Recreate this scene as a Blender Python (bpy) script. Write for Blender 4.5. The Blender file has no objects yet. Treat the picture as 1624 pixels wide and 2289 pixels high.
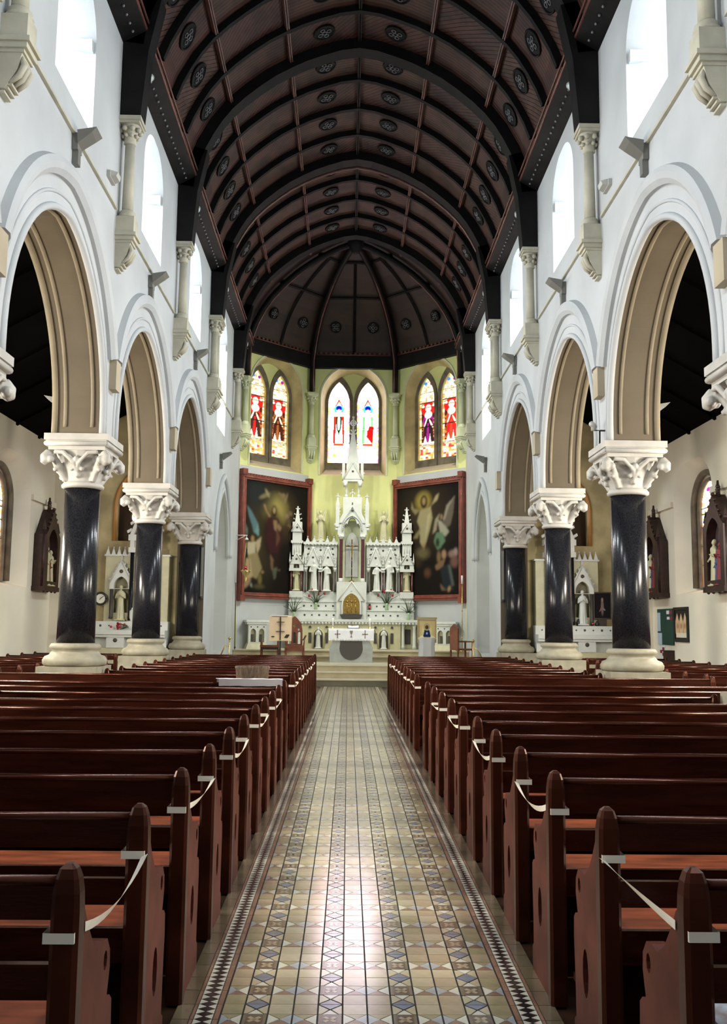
import bpy, bmesh, math, random
import numpy as np
from mathutils import Vector, Matrix
from mathutils.geometry import tessellate_polygon
random.seed(7); rng = np.random.default_rng(7)
PI = math.pi
SC = bpy.context.scene
COL = SC.collection

# ------------------------------------------------------------------ camera
cam_d = bpy.data.cameras.new('camera'); cam = bpy.data.objects.new('camera', cam_d); COL.objects.link(cam)
F, PITCH, YAW, ROLL = 2105.6, .1204, .0151, .0102
cp, sp, cy, sy, cr, sr = math.cos(PITCH), math.sin(PITCH), math.cos(YAW), math.sin(YAW), math.cos(ROLL), math.sin(ROLL)
fwd = Vector((sy*cp, cy*cp, sp)); rgt = Vector((cy, -sy, 0)); upv = rgt.cross(fwd)
r2 = cr*rgt + sr*upv; u2 = -sr*rgt + cr*upv
M = Matrix((r2, u2, -fwd)).transposed().to_4x4(); M.translation = Vector((-.0967, 0, 1.55))
cam.matrix_world = M
cam_d.sensor_fit = 'VERTICAL'; cam_d.sensor_height = 36.0; cam_d.lens = F*36.0/2289
cam_d.clip_start = .05; cam_d.clip_end = 200
SC.camera = cam

# ------------------------------------------------------------------ light and exposure
w = bpy.data.worlds.new('world'); SC.world = w; w.use_nodes = True
w.node_tree.nodes['Background'].inputs[0].default_value = (.72, .82, 1, 1)
w.node_tree.nodes['Background'].inputs[1].default_value = 1.0
E_CLER, E_WEST, E_AISLE, E_APSE_C, E_APSE_S = 8.0, 1.0, 3.0, 11.0, 1.4
W_CLER, W_WEST, W_AISLE, W_SPOT = 165.0, 8.0, 330.0, 620.0
SC.view_settings.view_transform = 'Standard'; SC.view_settings.look = 'None'
SC.view_settings.gamma = 1; SC.view_settings.use_curve_mapping = False
SC.view_settings.exposure = 0.0
SC.cycles.max_bounces = 8; SC.cycles.diffuse_bounces = 5; SC.cycles.glossy_bounces = 3
SC.cycles.sample_clamp_indirect = 6; SC.cycles.caustics_reflective = False; SC.cycles.caustics_refractive = False

def area(name, loc, direction, sx, sz, power, col=(.90, .95, 1.0), spread=150):
    l = bpy.data.lights.new(name, 'AREA'); l.shape = 'RECTANGLE'; l.size = sx; l.size_y = sz; l.energy = power; l.color = col; l.spread = math.radians(spread)
    o = bpy.data.objects.new(name, l); COL.objects.link(o); o.location = loc
    o.rotation_euler = Vector(direction).to_track_quat('-Z', 'Z').to_euler(); return o
# daylight entering through the glazing: sky light falls inward and downward from every clerestory window
for s in (-1, 1):
    for k in range(6):
        yc = 8.6-4.515*1.5+4.515*k
        area('clerestory_daylight', (s*3.90, yc, 8.80), (-s, 0, -.75), .85, .75, W_CLER*(1 if k < 5 else 1.7), (.88, .94, 1.0) if k < 5 else (.95, 1, .86))
area('west_daylight', (0, -1.62, 6.0), (0, 1, -.35), 2.6, 4.0, W_WEST, spread=160)
def spot(name, loc, tgt, power, ang, col=(1, .93, .78)):
    l = bpy.data.lights.new(name, 'SPOT'); l.energy = power; l.spot_size = math.radians(ang); l.spot_blend = .8; l.color = col; l.shadow_soft_size = .06
    o = bpy.data.objects.new(name, l); COL.objects.link(o); o.location = loc; o.rotation_euler = (Vector(tgt)-Vector(loc)).to_track_quat('-Z', 'Y').to_euler()
for s in (-1, 1):
    spot('spotlight_beam', (s*3.10, 26.88, 9.70), (s*.6, 30.2, 3.0), W_SPOT, 70)
    spot('spotlight_beam', (s*3.10, 22.40, 9.70), (-s*.9, 29.8, 3.2), W_SPOT*1.6, 55)

# ------------------------------------------------------------------ materials
def mat(name, col, rough=.6, metal=0, var=0, vscale=3, bump=0, bscale=40, col2=None, emit=0, coat=0, grain=None, spec=None):
    m = bpy.data.materials.new(name); m.use_nodes = True; nt = m.node_tree; b = nt.nodes['Principled BSDF']
    b.inputs['Base Color'].default_value = (*col, 1); b.inputs['Roughness'].default_value = rough; b.inputs['Metallic'].default_value = metal
    if coat: b.inputs['Coat Weight'].default_value = coat; b.inputs['Coat Roughness'].default_value = .12
    if spec is not None: b.inputs['Specular IOR Level'].default_value = spec
    if emit: b.inputs['Emission Color'].default_value = (*col, 1); b.inputs['Emission Strength'].default_value = emit
    if var or bump or col2:
        tc = nt.nodes.new('ShaderNodeTexCoord')
        mp = nt.nodes.new('ShaderNodeMapping'); nt.links.new(tc.outputs['Object'], mp.inputs[0])
        if grain: mp.inputs['Scale'].default_value = grain
    if var or col2:
        n = nt.nodes.new('ShaderNodeTexNoise'); n.inputs['Scale'].default_value = vscale; n.inputs['Detail'].default_value = 5
        nt.links.new(mp.outputs[0], n.inputs['Vector'])
        r = nt.nodes.new('ShaderNodeValToRGB'); nt.links.new(n.outputs['Fac'], r.inputs[0])
        c2 = col2 or tuple(c*(1-var) for c in col); c1 = col if col2 else tuple(min(1, c*(1+var*.5)) for c in col)
        r.color_ramp.elements[0].position = .35; r.color_ramp.elements[1].position = .65
        r.color_ramp.elements[0].color = (*c2, 1); r.color_ramp.elements[1].color = (*c1, 1)
        nt.links.new(r.outputs[0], b.inputs['Base Color'])
    if bump:
        n2 = nt.nodes.new('ShaderNodeTexNoise'); n2.inputs['Scale'].default_value = bscale; n2.inputs['Detail'].default_value = 3
        nt.links.new(mp.outputs[0], n2.inputs['Vector'])
        bp = nt.nodes.new('ShaderNodeBump'); bp.inputs['Strength'].default_value = bump; bp.inputs['Distance'].default_value = .01
        nt.links.new(n2.outputs['Fac'], bp.inputs['Height']); nt.links.new(bp.outputs[0], b.inputs['Normal'])
    return m
def mat_attr(name, emit=0, rough=.5):
    m = bpy.data.materials.new(name); m.use_nodes = True; nt = m.node_tree; b = nt.nodes['Principled BSDF']
    a = nt.nodes.new('ShaderNodeAttribute'); a.attribute_name = 'Col'
    b.inputs['Roughness'].default_value = rough
    nt.links.new(a.outputs['Color'], b.inputs['Base Color'])
    if emit: nt.links.new(a.outputs['Color'], b.inputs['Emission Color']); b.inputs['Emission Strength'].default_value = emit
    return m
def mat_glow(name, col, s):
    m = bpy.data.materials.new(name); m.use_nodes = True; nt = m.node_tree
    for n in list(nt.nodes): nt.nodes.remove(n)
    e = nt.nodes.new('ShaderNodeEmission'); o = nt.nodes.new('ShaderNodeOutputMaterial')
    e.inputs[0].default_value = (*col, 1); e.inputs[1].default_value = s; nt.links.new(e.outputs[0], o.inputs[0])
    return m
plaster = mat('nave_plaster', (.475, .50, .515), .8, var=.10, vscale=.9, bump=.15, bscale=25)
cream = mat('cream_plaster', (.42, .36, .255), .75, var=.14, vscale=1.2, bump=.15, bscale=20)
soffit = mat('shaded_soffit_plaster', (.125, .098, .062), .7, var=.15, vscale=1.3, bump=.15, bscale=18)  # plaster darkened so its colour carries the shade under the arches
mould_m = mat('moulding_stone', (.27, .225, .15), .7, var=.12, vscale=3)
stone_w = mat('white_stone', (.47, .455, .42), .6, var=.12, vscale=4, bump=.25, bscale=30)
stone_c = mat('cream_stone', (.48, .46, .365), .65, var=.15, vscale=4, bump=.2, bscale=30)
base_stone = mat('base_stone', (.28, .26, .19), .6, var=.25, vscale=5, bump=.2, bscale=30)
aisle_pl = mat('aisle_plaster', (.76, .71, .58), .8, var=.10, vscale=.7, bump=.12, bscale=20)
apse_pl = mat('apse_plaster', (.68, .71, .31), .75, var=.10, vscale=1.1, bump=.12, bscale=20)
ochre = mat('ochre_reveal', (.52, .44, .22), .75, var=.25, vscale=2)
niche_shade = mat('niche_shade_marble', (.27, .25, .16), .6, var=.3, vscale=5)  # darker marble behind the niches: recess shade put into the colour
apse_lt = mat('apse_stone', (.58, .62, .42), .65, var=.10, vscale=3, bump=.15)
tracery_m = mat('tracery_stone', (.15, .125, .085), .8, var=.35, vscale=4, bump=.3)
granite = mat('black_granite', (.013, .0135, .017), .2, var=.5, vscale=60, spec=.22)
timber = mat('black_timber', (.006, .0055, .0055), .6, var=.5, vscale=3, bump=.2, spec=.2)
board_m = mat('ceiling_boards', (.056, .018, .011), .6, var=.55, vscale=2.2, bump=.3, bscale=14)
board_b = mat('ceiling_boards_brown', (.062, .024, .014), .6, var=.5, vscale=2.5, bump=.3, bscale=14)
dome_m = mat('dome_boards', (.030, .015, .010), .65, var=.5, vscale=1.2)
rail_m = mat('red_timber', (.13, .050, .036), .4, var=.4, vscale=3)
grey_trac = mat('roundel_tracery', (.16, .16, .17), .6)
aisle_roof = mat('aisle_roof_timber', (.0018, .0016, .0014), .9, spec=.05, var=.4, vscale=2)
pew_m = mat('pew_wood', (.028, .0065, .003), .24, var=.45, vscale=3, grain=(1, 8, 8), coat=.12, bump=.06, bscale=20)
pew_end_m = mat('pew_end_wood', (.105, .030, .020), .45, var=.4, vscale=5, coat=0, spec=.15, bump=.06, bscale=20)
pew_post_m = mat('pew_post_wood', (.040, .010, .005), .3, var=.4, vscale=5, spec=.3)
pew_seat = mat('pew_plank_wood', (.24, .056, .020), .38, var=.5, vscale=4, grain=(1, 6, 6), spec=.3)
gold = mat('gilt', (.55, .36, .10), .28, 1, var=.3, vscale=20)
brass = mat('brass', (.55, .42, .18), .3, 1)
marble = mat('white_marble', (.60, .63, .60), .4, var=.06, vscale=6)
marble_y = mat('cream_marble', (.52, .50, .32), .4, var=.10, vscale=5)
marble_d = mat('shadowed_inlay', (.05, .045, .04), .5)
maroon = mat('maroon_marble', (.085, .022, .025), .25, var=.3, vscale=20)
frame_red = mat('picture_frame_wood', (.19, .045, .028), .35, var=.3, vscale=5, coat=.2)
frame_dk = mat('dark_carved_oak', (.035, .014, .010), .45, var=.5, vscale=10)
black = mat('black_metal', (.012, .012, .012), .4)
white_cl = mat('white_cloth', (.72, .73, .78), .85, var=.05, bump=.2, bscale=15)
tape_m = mat('white_ribbon', (.78, .72, .60), .7)
grey_m = mat('grey_housing', (.16, .16, .145), .45)
lgrey_m = mat('pale_grey_housing', (.42, .42, .40), .4)
green_l = mat('flower_leaf', (.03, .06, .02), .6)
red_f = mat('red_petals', (.35, .01, .02), .6)
glassg = mat('green_glass', (.30, .45, .25), .15)
altar_grey = mat('altar_grey_stone', (.30, .32, .31), .5, var=.12, vscale=6)
step_m = mat('sanctuary_step_stone', (.42, .37, .24), .4, var=.12, vscale=3)
step_d = mat('dark_step_stone', (.13, .12, .08), .4, var=.15, vscale=3)
chair_w = mat('chair_wood', (.17, .050, .025), .35, var=.3, vscale=6)
pink_cl = mat('cream_cloth', (.72, .55, .38), .8, var=.04)
dark_fl = mat('wood_floor', (.045, .022, .012), .35, var=.3, vscale=4)
clock_f = mat('clock_face', (.75, .76, .66), .5)
board_g = mat('green_baize', (.012, .055, .04), .8)
paper = mat('paper', (.75, .76, .78), .8)
paper_b = mat('blue_paper', (.45, .56, .66), .8)
paper_r = mat('maroon_paper', (.22, .03, .05), .8)
wicker = mat('wicker', (.13, .085, .05), .7, var=.5, vscale=60, bump=.5, bscale=90)
cler_glow = mat_glow('clerestory_daylight_glass', (.90, .96, 1.0), E_CLER)
west_glow = mat_glow('west_window_glass', (.92, .96, 1.0), E_WEST)
red_glow = mat_glow('red_flame', (1, .02, .03), 4)
g_aisle = mat_attr('aisle_stained_glass', E_AISLE); g_c = mat_attr('pale_stained_glass', E_APSE_C); g_s = mat_attr('red_stained_glass', E_APSE_S)
canvas = mat_attr('painted_canvas', 0, .6); canvas.node_tree.nodes['Principled BSDF'].inputs['Specular IOR Level'].default_value = .08
# floor tile colours
T = dict(cream=mat('tile_cream', (.60, .52, .34), .17, var=.2, vscale=8), buff=mat('tile_buff', (.50, .40, .25), .17, var=.25, vscale=8),
         olive=mat('tile_olive', (.42, .37, .20), .17, var=.25, vscale=8), white=mat('tile_white', (.80, .78, .64), .17, var=.1, vscale=10),
         blue=mat('tile_blue', (.17, .21, .30), .20, var=.2, vscale=10), pblue=mat('tile_pale_blue', (.45, .50, .52), .20, var=.2, vscale=10),
         brown=mat('tile_brown', (.075, .045, .028), .20, var=.3, vscale=10), rose=mat('tile_rose', (.33, .19, .12), .20, var=.25, vscale=8),
         black=mat('tile_black', (.010, .009, .012), .25), dark=mat('tile_edge_brown', (.17, .135, .08), .25, var=.3, vscale=6))
for _m in T.values(): _b = _m.node_tree.nodes['Principled BSDF']; _b.inputs['Coat Weight'].default_value = 1.0; _b.inputs['Coat Roughness'].default_value = .19
for _m in (pew_m, pew_end_m, pew_post_m, pew_seat): _m.node_tree.nodes['Principled BSDF'].inputs['Specular Tint'].default_value = (1, .45, .32, 1); _m.node_tree.nodes['Principled BSDF'].inputs['Coat Tint'].default_value = (1, .7, .6, 1)
grout = mat('dark_grout', (.012, .010, .008), .6)

# ------------------------------------------------------------------ mesh helpers
class MB:
    def __init__(s): s.v = []; s.f = []; s.mi = []; s.sm = []
    def add(s, vs, fs, m=0, smooth=False):
        o = len(s.v); s.v += [tuple(p) for p in vs]
        for f in fs: s.f.append(tuple(o+i for i in f)); s.mi.append(m); s.sm.append(smooth)
    def box(s, x0, x1, y0, y1, z0, z1, m=0):
        s.add([(x0,y0,z0),(x1,y0,z0),(x1,y1,z0),(x0,y1,z0),(x0,y0,z1),(x1,y0,z1),(x1,y1,z1),(x0,y1,z1)],
              [(0,3,2,1),(4,5,6,7),(0,1,5,4),(1,2,6,5),(2,3,7,6),(3,0,4,7)], m)
    def obox(s, c, ax, ay, az, m=0):
        c = Vector(c); ax, ay, az = Vector(ax), Vector(ay), Vector(az)
        vs = [c+a*ax+b*ay+d*az for d in (-1,1) for a, b in ((-1,-1),(1,-1),(1,1),(-1,1))]
        s.add(vs, [(0,3,2,1),(4,5,6,7),(0,1,5,4),(1,2,6,5),(2,3,7,6),(3,0,4,7)], m)
    def lathe(s, prof, c=(0,0,0), n=16, m=0, sx=1, sy=1, cap=True, smooth=True, rot=0):
        vs = []; fs = []
        for r, z in prof:
            for i in range(n):
                a = 2*PI*i/n+rot; vs.append((c[0]+r*sx*math.cos(a), c[1]+r*sy*math.sin(a), c[2]+z))
        for j in range(len(prof)-1):
            for i in range(n): k = (i+1) % n; fs.append((j*n+i, j*n+k, (j+1)*n+k, (j+1)*n+i))
        s.add(vs, fs, m, smooth)
        if cap:
            o = len(s.v)-len(vs)
            s.f.append(tuple(o+i for i in reversed(range(n)))); s.mi.append(m); s.sm.append(False)
            s.f.append(tuple(o+(len(prof)-1)*n+i for i in range(n))); s.mi.append(m); s.sm.append(False)
    def ball(s, c, r, m=0, n=10, sx=1, sy=1, sz=1):
        k = max(4, n//2+1); prof = [(r*math.sin(PI*j/k), -r*math.cos(PI*j/k)*sz) for j in range(1, k)]
        s.lathe([(r*.02, -r*sz)]+prof+[(r*.02, r*sz)], c, n, m, sx, sy)
    def tube(s, pts, r, n=8, m=0, smooth=True):
        pts = [Vector(p) for p in pts]; rs = r if isinstance(r, (list, tuple)) else [r]*len(pts)
        vs = []; fs = []; t0 = (pts[1]-pts[0]).normalized(); up = Vector((0,0,1)) if abs(t0.z) < .9 else Vector((1,0,0)); a = t0.cross(up).normalized()
        for j, p in enumerate(pts):
            t = (pts[min(j+1,len(pts)-1)]-pts[max(j-1,0)]).normalized(); a = (a-t*a.dot(t)).normalized(); b = t.cross(a)
            for i in range(n): g = 2*PI*i/n; vs.append(p+rs[j]*(math.cos(g)*a+math.sin(g)*b))
        for j in range(len(pts)-1):
            for i in range(n): k = (i+1) % n; fs.append((j*n+i, j*n+k, (j+1)*n+k, (j+1)*n+i))
        fs.append(tuple(reversed(range(n)))); fs.append(tuple((len(pts)-1)*n+i for i in range(n)))
        s.add(vs, fs, m, smooth)
    def sweep(s, path, frames, sec, m=0, close=False):
        """sec: (a,b) points; frames: (A,B) vectors at every path point"""
        n = len(sec); vs = []; fs = []
        for p, (A, B) in zip(path, frames):
            for a, b in sec: vs.append(Vector(p)+a*Vector(A)+b*Vector(B))
        for j in range(len(path)-1):
            for i in range(n): k = (i+1) % n; fs.append((j*n+i, j*n+k, (j+1)*n+k, (j+1)*n+i))
        if not close: fs.append(tuple(reversed(range(n)))); fs.append(tuple((len(path)-1)*n+i for i in range(n)))
        s.add(vs, fs, m)
    def slab(s, outer, holes=(), P=None, t=.1, m=0, mside=None, backholes=None, mhole=None):
        """outer, holes: 2D (u,v) loops; P(u,v,d) -> 3D, d from 0 (front) to t"""
        mside = m if mside is None else mside; mhole = mside if mhole is None else mhole
        bh = backholes or holes
        for hs, d in ((holes, 0), (bh, t)):
            loops = [outer]+list(hs); flat = [p for l in loops for p in l]
            tri = tessellate_polygon([[Vector((u, v, 0)) for u, v in l] for l in loops])
            s.add([P(u, v, d) for u, v in flat], tri, m)
        def side(A, B, mm):
            n = len(A); s.add([P(u, v, 0) for u, v in A]+[P(u, v, t) for u, v in B], [(i, (i+1) % n, n+(i+1) % n, n+i) for i in range(n)], mm)
        side(outer, outer, mside)
        for A, B in zip(holes, bh): side(A, B, mhole)
    def prism(s, poly, P, t, m=0): s.slab(poly, (), P, t, m)
    def pyramid(s, cx, cy, hx, hy, z0, z1, m=0, k=.03):
        s.add([(cx-hx,cy-hy,z0),(cx+hx,cy-hy,z0),(cx+hx,cy+hy,z0),(cx-hx,cy+hy,z0),(cx-hx*k,cy-hy*k,z1),(cx+hx*k,cy-hy*k,z1),(cx+hx*k,cy+hy*k,z1),(cx-hx*k,cy+hy*k,z1)],
              [(0,3,2,1),(4,5,6,7),(0,1,5,4),(1,2,6,5),(2,3,7,6),(3,0,4,7)], m)
    def mesh(s, name, mats):
        me = bpy.data.meshes.new(name); me.from_pydata(s.v, [], s.f)
        for m in (mats if isinstance(mats, (list, tuple)) else [mats]): me.materials.append(m)
        me.polygons.foreach_set('material_index', s.mi); me.polygons.foreach_set('use_smooth', s.sm)
        bm = bmesh.new(); bm.from_mesh(me); bmesh.ops.recalc_face_normals(bm, faces=bm.faces); bm.to_mesh(me); bm.free()
        me.update(); return me
    def build(s, name, mats, parent=None, loc=(0,0,0)): return link(name, s.mesh(name, mats), parent, loc)
def link(name, me, parent=None, loc=(0,0,0), rz=0):
    o = bpy.data.objects.new(name, me); COL.objects.link(o); o.location = loc; o.rotation_euler = (0, 0, rz)
    if parent: o.parent = parent
    return o
def tag(o, label=None, cat=None, group=None, kind=None):
    if label: o['label'] = label
    if cat: o['category'] = cat
    if group: o['group'] = group
    if kind: o['kind'] = kind
    return o
def thing(name, label, cat, loc=(0,0,0), rz=0, group=None):
    return tag(link(name, None, None, loc, rz), label, cat, group)
def S(o): o['kind'] = 'structure'; return o
def dup(root, loc, rz, label, group=None):
    r = root.copy(); COL.objects.link(r); r.location = loc; r.rotation_euler = (0, 0, rz)
    r['label'] = label
    if group: r['group'] = group
    for ch in root.children:
        c = ch.copy(); COL.objects.link(c); c.parent = r
        for g in ch.children: d = g.copy(); COL.objects.link(d); d.parent = c
    return r
def fuse(mb, mats, voxel, name, smooth=True):
    me = mb.mesh(name+'_raw', mats); o = bpy.data.objects.new(name+'_tmp', me); COL.objects.link(o)
    md = o.modifiers.new('r', 'REMESH'); md.mode = 'VOXEL'; md.voxel_size = voxel; md.use_smooth_shade = smooth
    m2 = o.modifiers.new('s', 'SMOOTH'); m2.factor = .5; m2.iterations = 2
    dg = bpy.context.evaluated_depsgraph_get(); out = bpy.data.meshes.new_from_object(o.evaluated_get(dg)); out.name = name
    COL.objects.unlink(o); bpy.data.objects.remove(o); bpy.data.meshes.remove(me)
    return out
def arch(cx, a, z0, zs, rise, n=14):
    """pointed (two-centred) or round opening outline, counter-clockwise from bottom left going up the left side"""
    R = (a*a+rise*rise)/(2*a); t1 = math.asin(min(1, rise/R)) if rise <= R else PI/2
    ang = math.atan2(rise, R-a)if R > a else PI/2
    L = [(cx-a, z0)]; cxl = cx-a+R
    for i in range(n+1): t = ang*i/n; L.append((cxl-R*math.cos(t), zs+R*math.sin(t)))
    Rr = [(2*cx-u, v) for u, v in reversed(L[:-1])]
    return L+Rr
def arc_only(cx, a, zs, rise, n=14):
    return arch(cx, a, zs-1, zs, rise, n)[1:-1]
def ring(outer, inner): return outer+list(reversed(inner))
PXp = lambda X, s: (lambda u, v, d: (X+s*d, u, v))      # wall plane X=const; u = Y, v = Z; depth grows away from the nave

# ------------------------------------------------------------------ dimensions
XW, TH, B = 3.5, .65, 4.515
YC = [8.6+B*k for k in range(5)]         # 8.6 13.115 17.63 22.145 26.66
YEND, HT = 28.8, 10.1
XO, YE = 7.05, 22.4
AP = [(-3.5, 28.8), (-1.45, 30.85), (1.45, 30.85), (3.5, 28.8)]

# ------------------------------------------------------------------ floors
fl = MB(); fl.box(-7.4, 7.4, -1.8, 31.3, -.12, -.012); floor = S(fl.build('floor', [dark_fl]))
f2 = MB(); f2.box(-.775, .775, -1.5, 24.53, -.011, -.004); f2.build('grout_bed', [grout], floor)

TM = [T[k] for k in ('cream','buff','olive','white','blue','pblue','brown','rose','black','dark')]; TI = dict(cream=0, buff=1, olive=2, white=3, blue=4, pblue=5, brown=6, rose=7, black=8, dark=9)
def quad_tile(mb, x0, x1, y0, y1, kind, h=.0):
    """one .1 x .1 cell with its inlaid pieces, each flush piece a hair proud of the bed"""
    def pl(pts, c, z=0.0):
        n = len(pts); b = [(x, y, -.006) for x, y in pts]; t = [(x, y, h+z) for x, y in pts]
        mb.add(b+t, [tuple(range(n, 2*n))]+[(i, (i+1) % n, n+(i+1) % n, n+i) for i in range(n)], TI[c])
    xm, ym = (x0+x1)/2, (y0+y1)/2; g = .002
    if kind in ('cream', 'buff', 'olive', 'rose', 'dark'): pl([(x0,y0),(x1,y0),(x1,y1),(x0,y1)], kind)
    elif kind == 'xtile':
        pl([(x0,y0),(x1,y0),(x1,y1),(x0,y1)], 'brown')
        for a in (1, -1):
            d = Vector((1, a)).normalized()*.032; q = Vector((-d.y, d.x))*.28
            pl([(xm+d.x*s1+q.x*s2, ym+d.y*s1+q.y*s2) for s1, s2 in ((-1,-1),(1,-1),(1,1),(-1,1))], 'buff', .0006)
        pl([(x0,y0),(x0+.012,y0),(x0+.012,y1),(x0,y1)], 'dark', .0004); pl([(x1-.012,y0),(x1,y0),(x1,y1),(x1-.012,y1)], 'dark', .0004)
    elif kind in ('dlow', 'dhigh'):       # lower / upper half of the lozenge cell
        e, f = (y1, y0) if kind == 'dlow' else (y0, y1); s = 1 if kind == 'dlow' else -1
        pl([(x0+g,e),(xm,e-s*.046),(x1-g,e)], 'blue'); pl([(x0+.016,f),(x1-.016,f),(xm,f+s*.042)], 'white')
        pl([(x0,f+s*.004),(x0+.012,f+s*.004),(xm-.006,f+s*.046),(x0,e-s*.008)], 'cream'); pl([(x1,f+s*.004),(x1-.012,f+s*.004),(xm+.006,f+s*.046),(x1,e-s*.008)], 'cream')
    elif kind in ('bl', 'br'):            # band cell between motif columns: white triangle on the motif side, pale blue on the other
        s = 1 if kind == 'bl' else -1; a, b = (x0, x1) if s == 1 else (x1, x0)
        pl([(a,y0+g),(a+s*.046,ym),(a,y1-g)], 'white'); pl([(b,y0+g),(b,y1-g),(b-s*.046,ym)], 'pblue')
        pl([(a+s*.003,y0),(b-s*.003,y0),(a+s*.05,ym-.003)], 'rose'); pl([(a+s*.003,y1),(b-s*.003,y1),(a+s*.05,ym+.003)], 'olive')
motif = {-5, -2, 1, 4}
def cell_kind(i, j):
    ph = j % 3
    if i in motif: return ('xtile', 'dlow', 'dhigh')[ph]
    if ph == 0: return 'bl' if (i-1) in motif else 'br'
    return rng.choice(['cream', 'buff', 'olive', 'cream', 'buff'])
Y0T = 3.9; far = MB(); kept = {}
for j in range(-18, 206):
    ya = Y0T+.1*j
    if ya+.1 > 24.5: break
    near = 0 <= j < 20 or j in (-1,)
    for i in range(-6, 6):
        xa, xb = i*.1, i*.1+.1
        if i == -6: xa = -.588
        if i == 5: xb = .588
        k = cell_kind(i, j)
        if i == -6: k = 'br' if j % 3 == 0 else ('olive' if k not in ('buff', 'olive') else k)
        if i == 5: k = 'bl' if j % 3 == 0 else ('olive' if k not in ('buff', 'olive') else k)
        hh = rng.uniform(-.0006, .0006)
        a = (xa+.0035, xb-.0035, ya+.0015, ya+.0985)
        if near:
            key = (k, i in (-6, 5))
            if key not in kept:
                mb = MB(); quad_tile(mb, 0, a[1]-a[0], 0, .097, k); kept[key] = mb.mesh('floor_tile', TM)
            link('tile', kept[key], floor, (a[0], a[2], hh))
        else: quad_tile(far, *a, k, hh)
tag(far.build('tile_paving', TM, floor), kind='stuff')
# border: brown strips, black band with white triangles, plain kerb tiles
bd = MB()
def flat(mb, pts, c, z=0):
    n = len(pts); mb.add([(x, y, -.006) for x, y in pts]+[(x, y, z) for x, y in pts], [tuple(range(n, 2*n))]+[(i, (i+1) % n, n+(i+1) % n, n+i) for i in range(n)], TI[c])
for s in (-1, 1):
    y = 2.0
    while y < 24.4:
        flat(bd, [(s*.592, y), (s*.612, y), (s*.612, y+.146), (s*.592, y+.146)], 'rose'); flat(bd, [(s*.692, y), (s*.704, y), (s*.704, y+.146), (s*.692, y+.146)], 'rose')
        flat(bd, [(s*.708, y), (s*.774, y), (s*.774, y+.146), (s*.708, y+.146)], 'dark')
        flat(bd, [(s*.615, y-.002), (s*.689, y-.002), (s*.689, y+.148), (s*.615, y+.148)], 'black', -.001)
        for q in range(3):
            a = y+q*.05+.002
            flat(bd, [(s*.616, a), (s*.648, a+.023), (s*.616, a+.046)], 'white', .0002); flat(bd, [(s*.688, a), (s*.656, a+.023), (s*.688, a+.046)], 'white', .0002)
        y += .15
tag(bd.build('border_tiles', TM, floor), kind='stuff')

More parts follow.
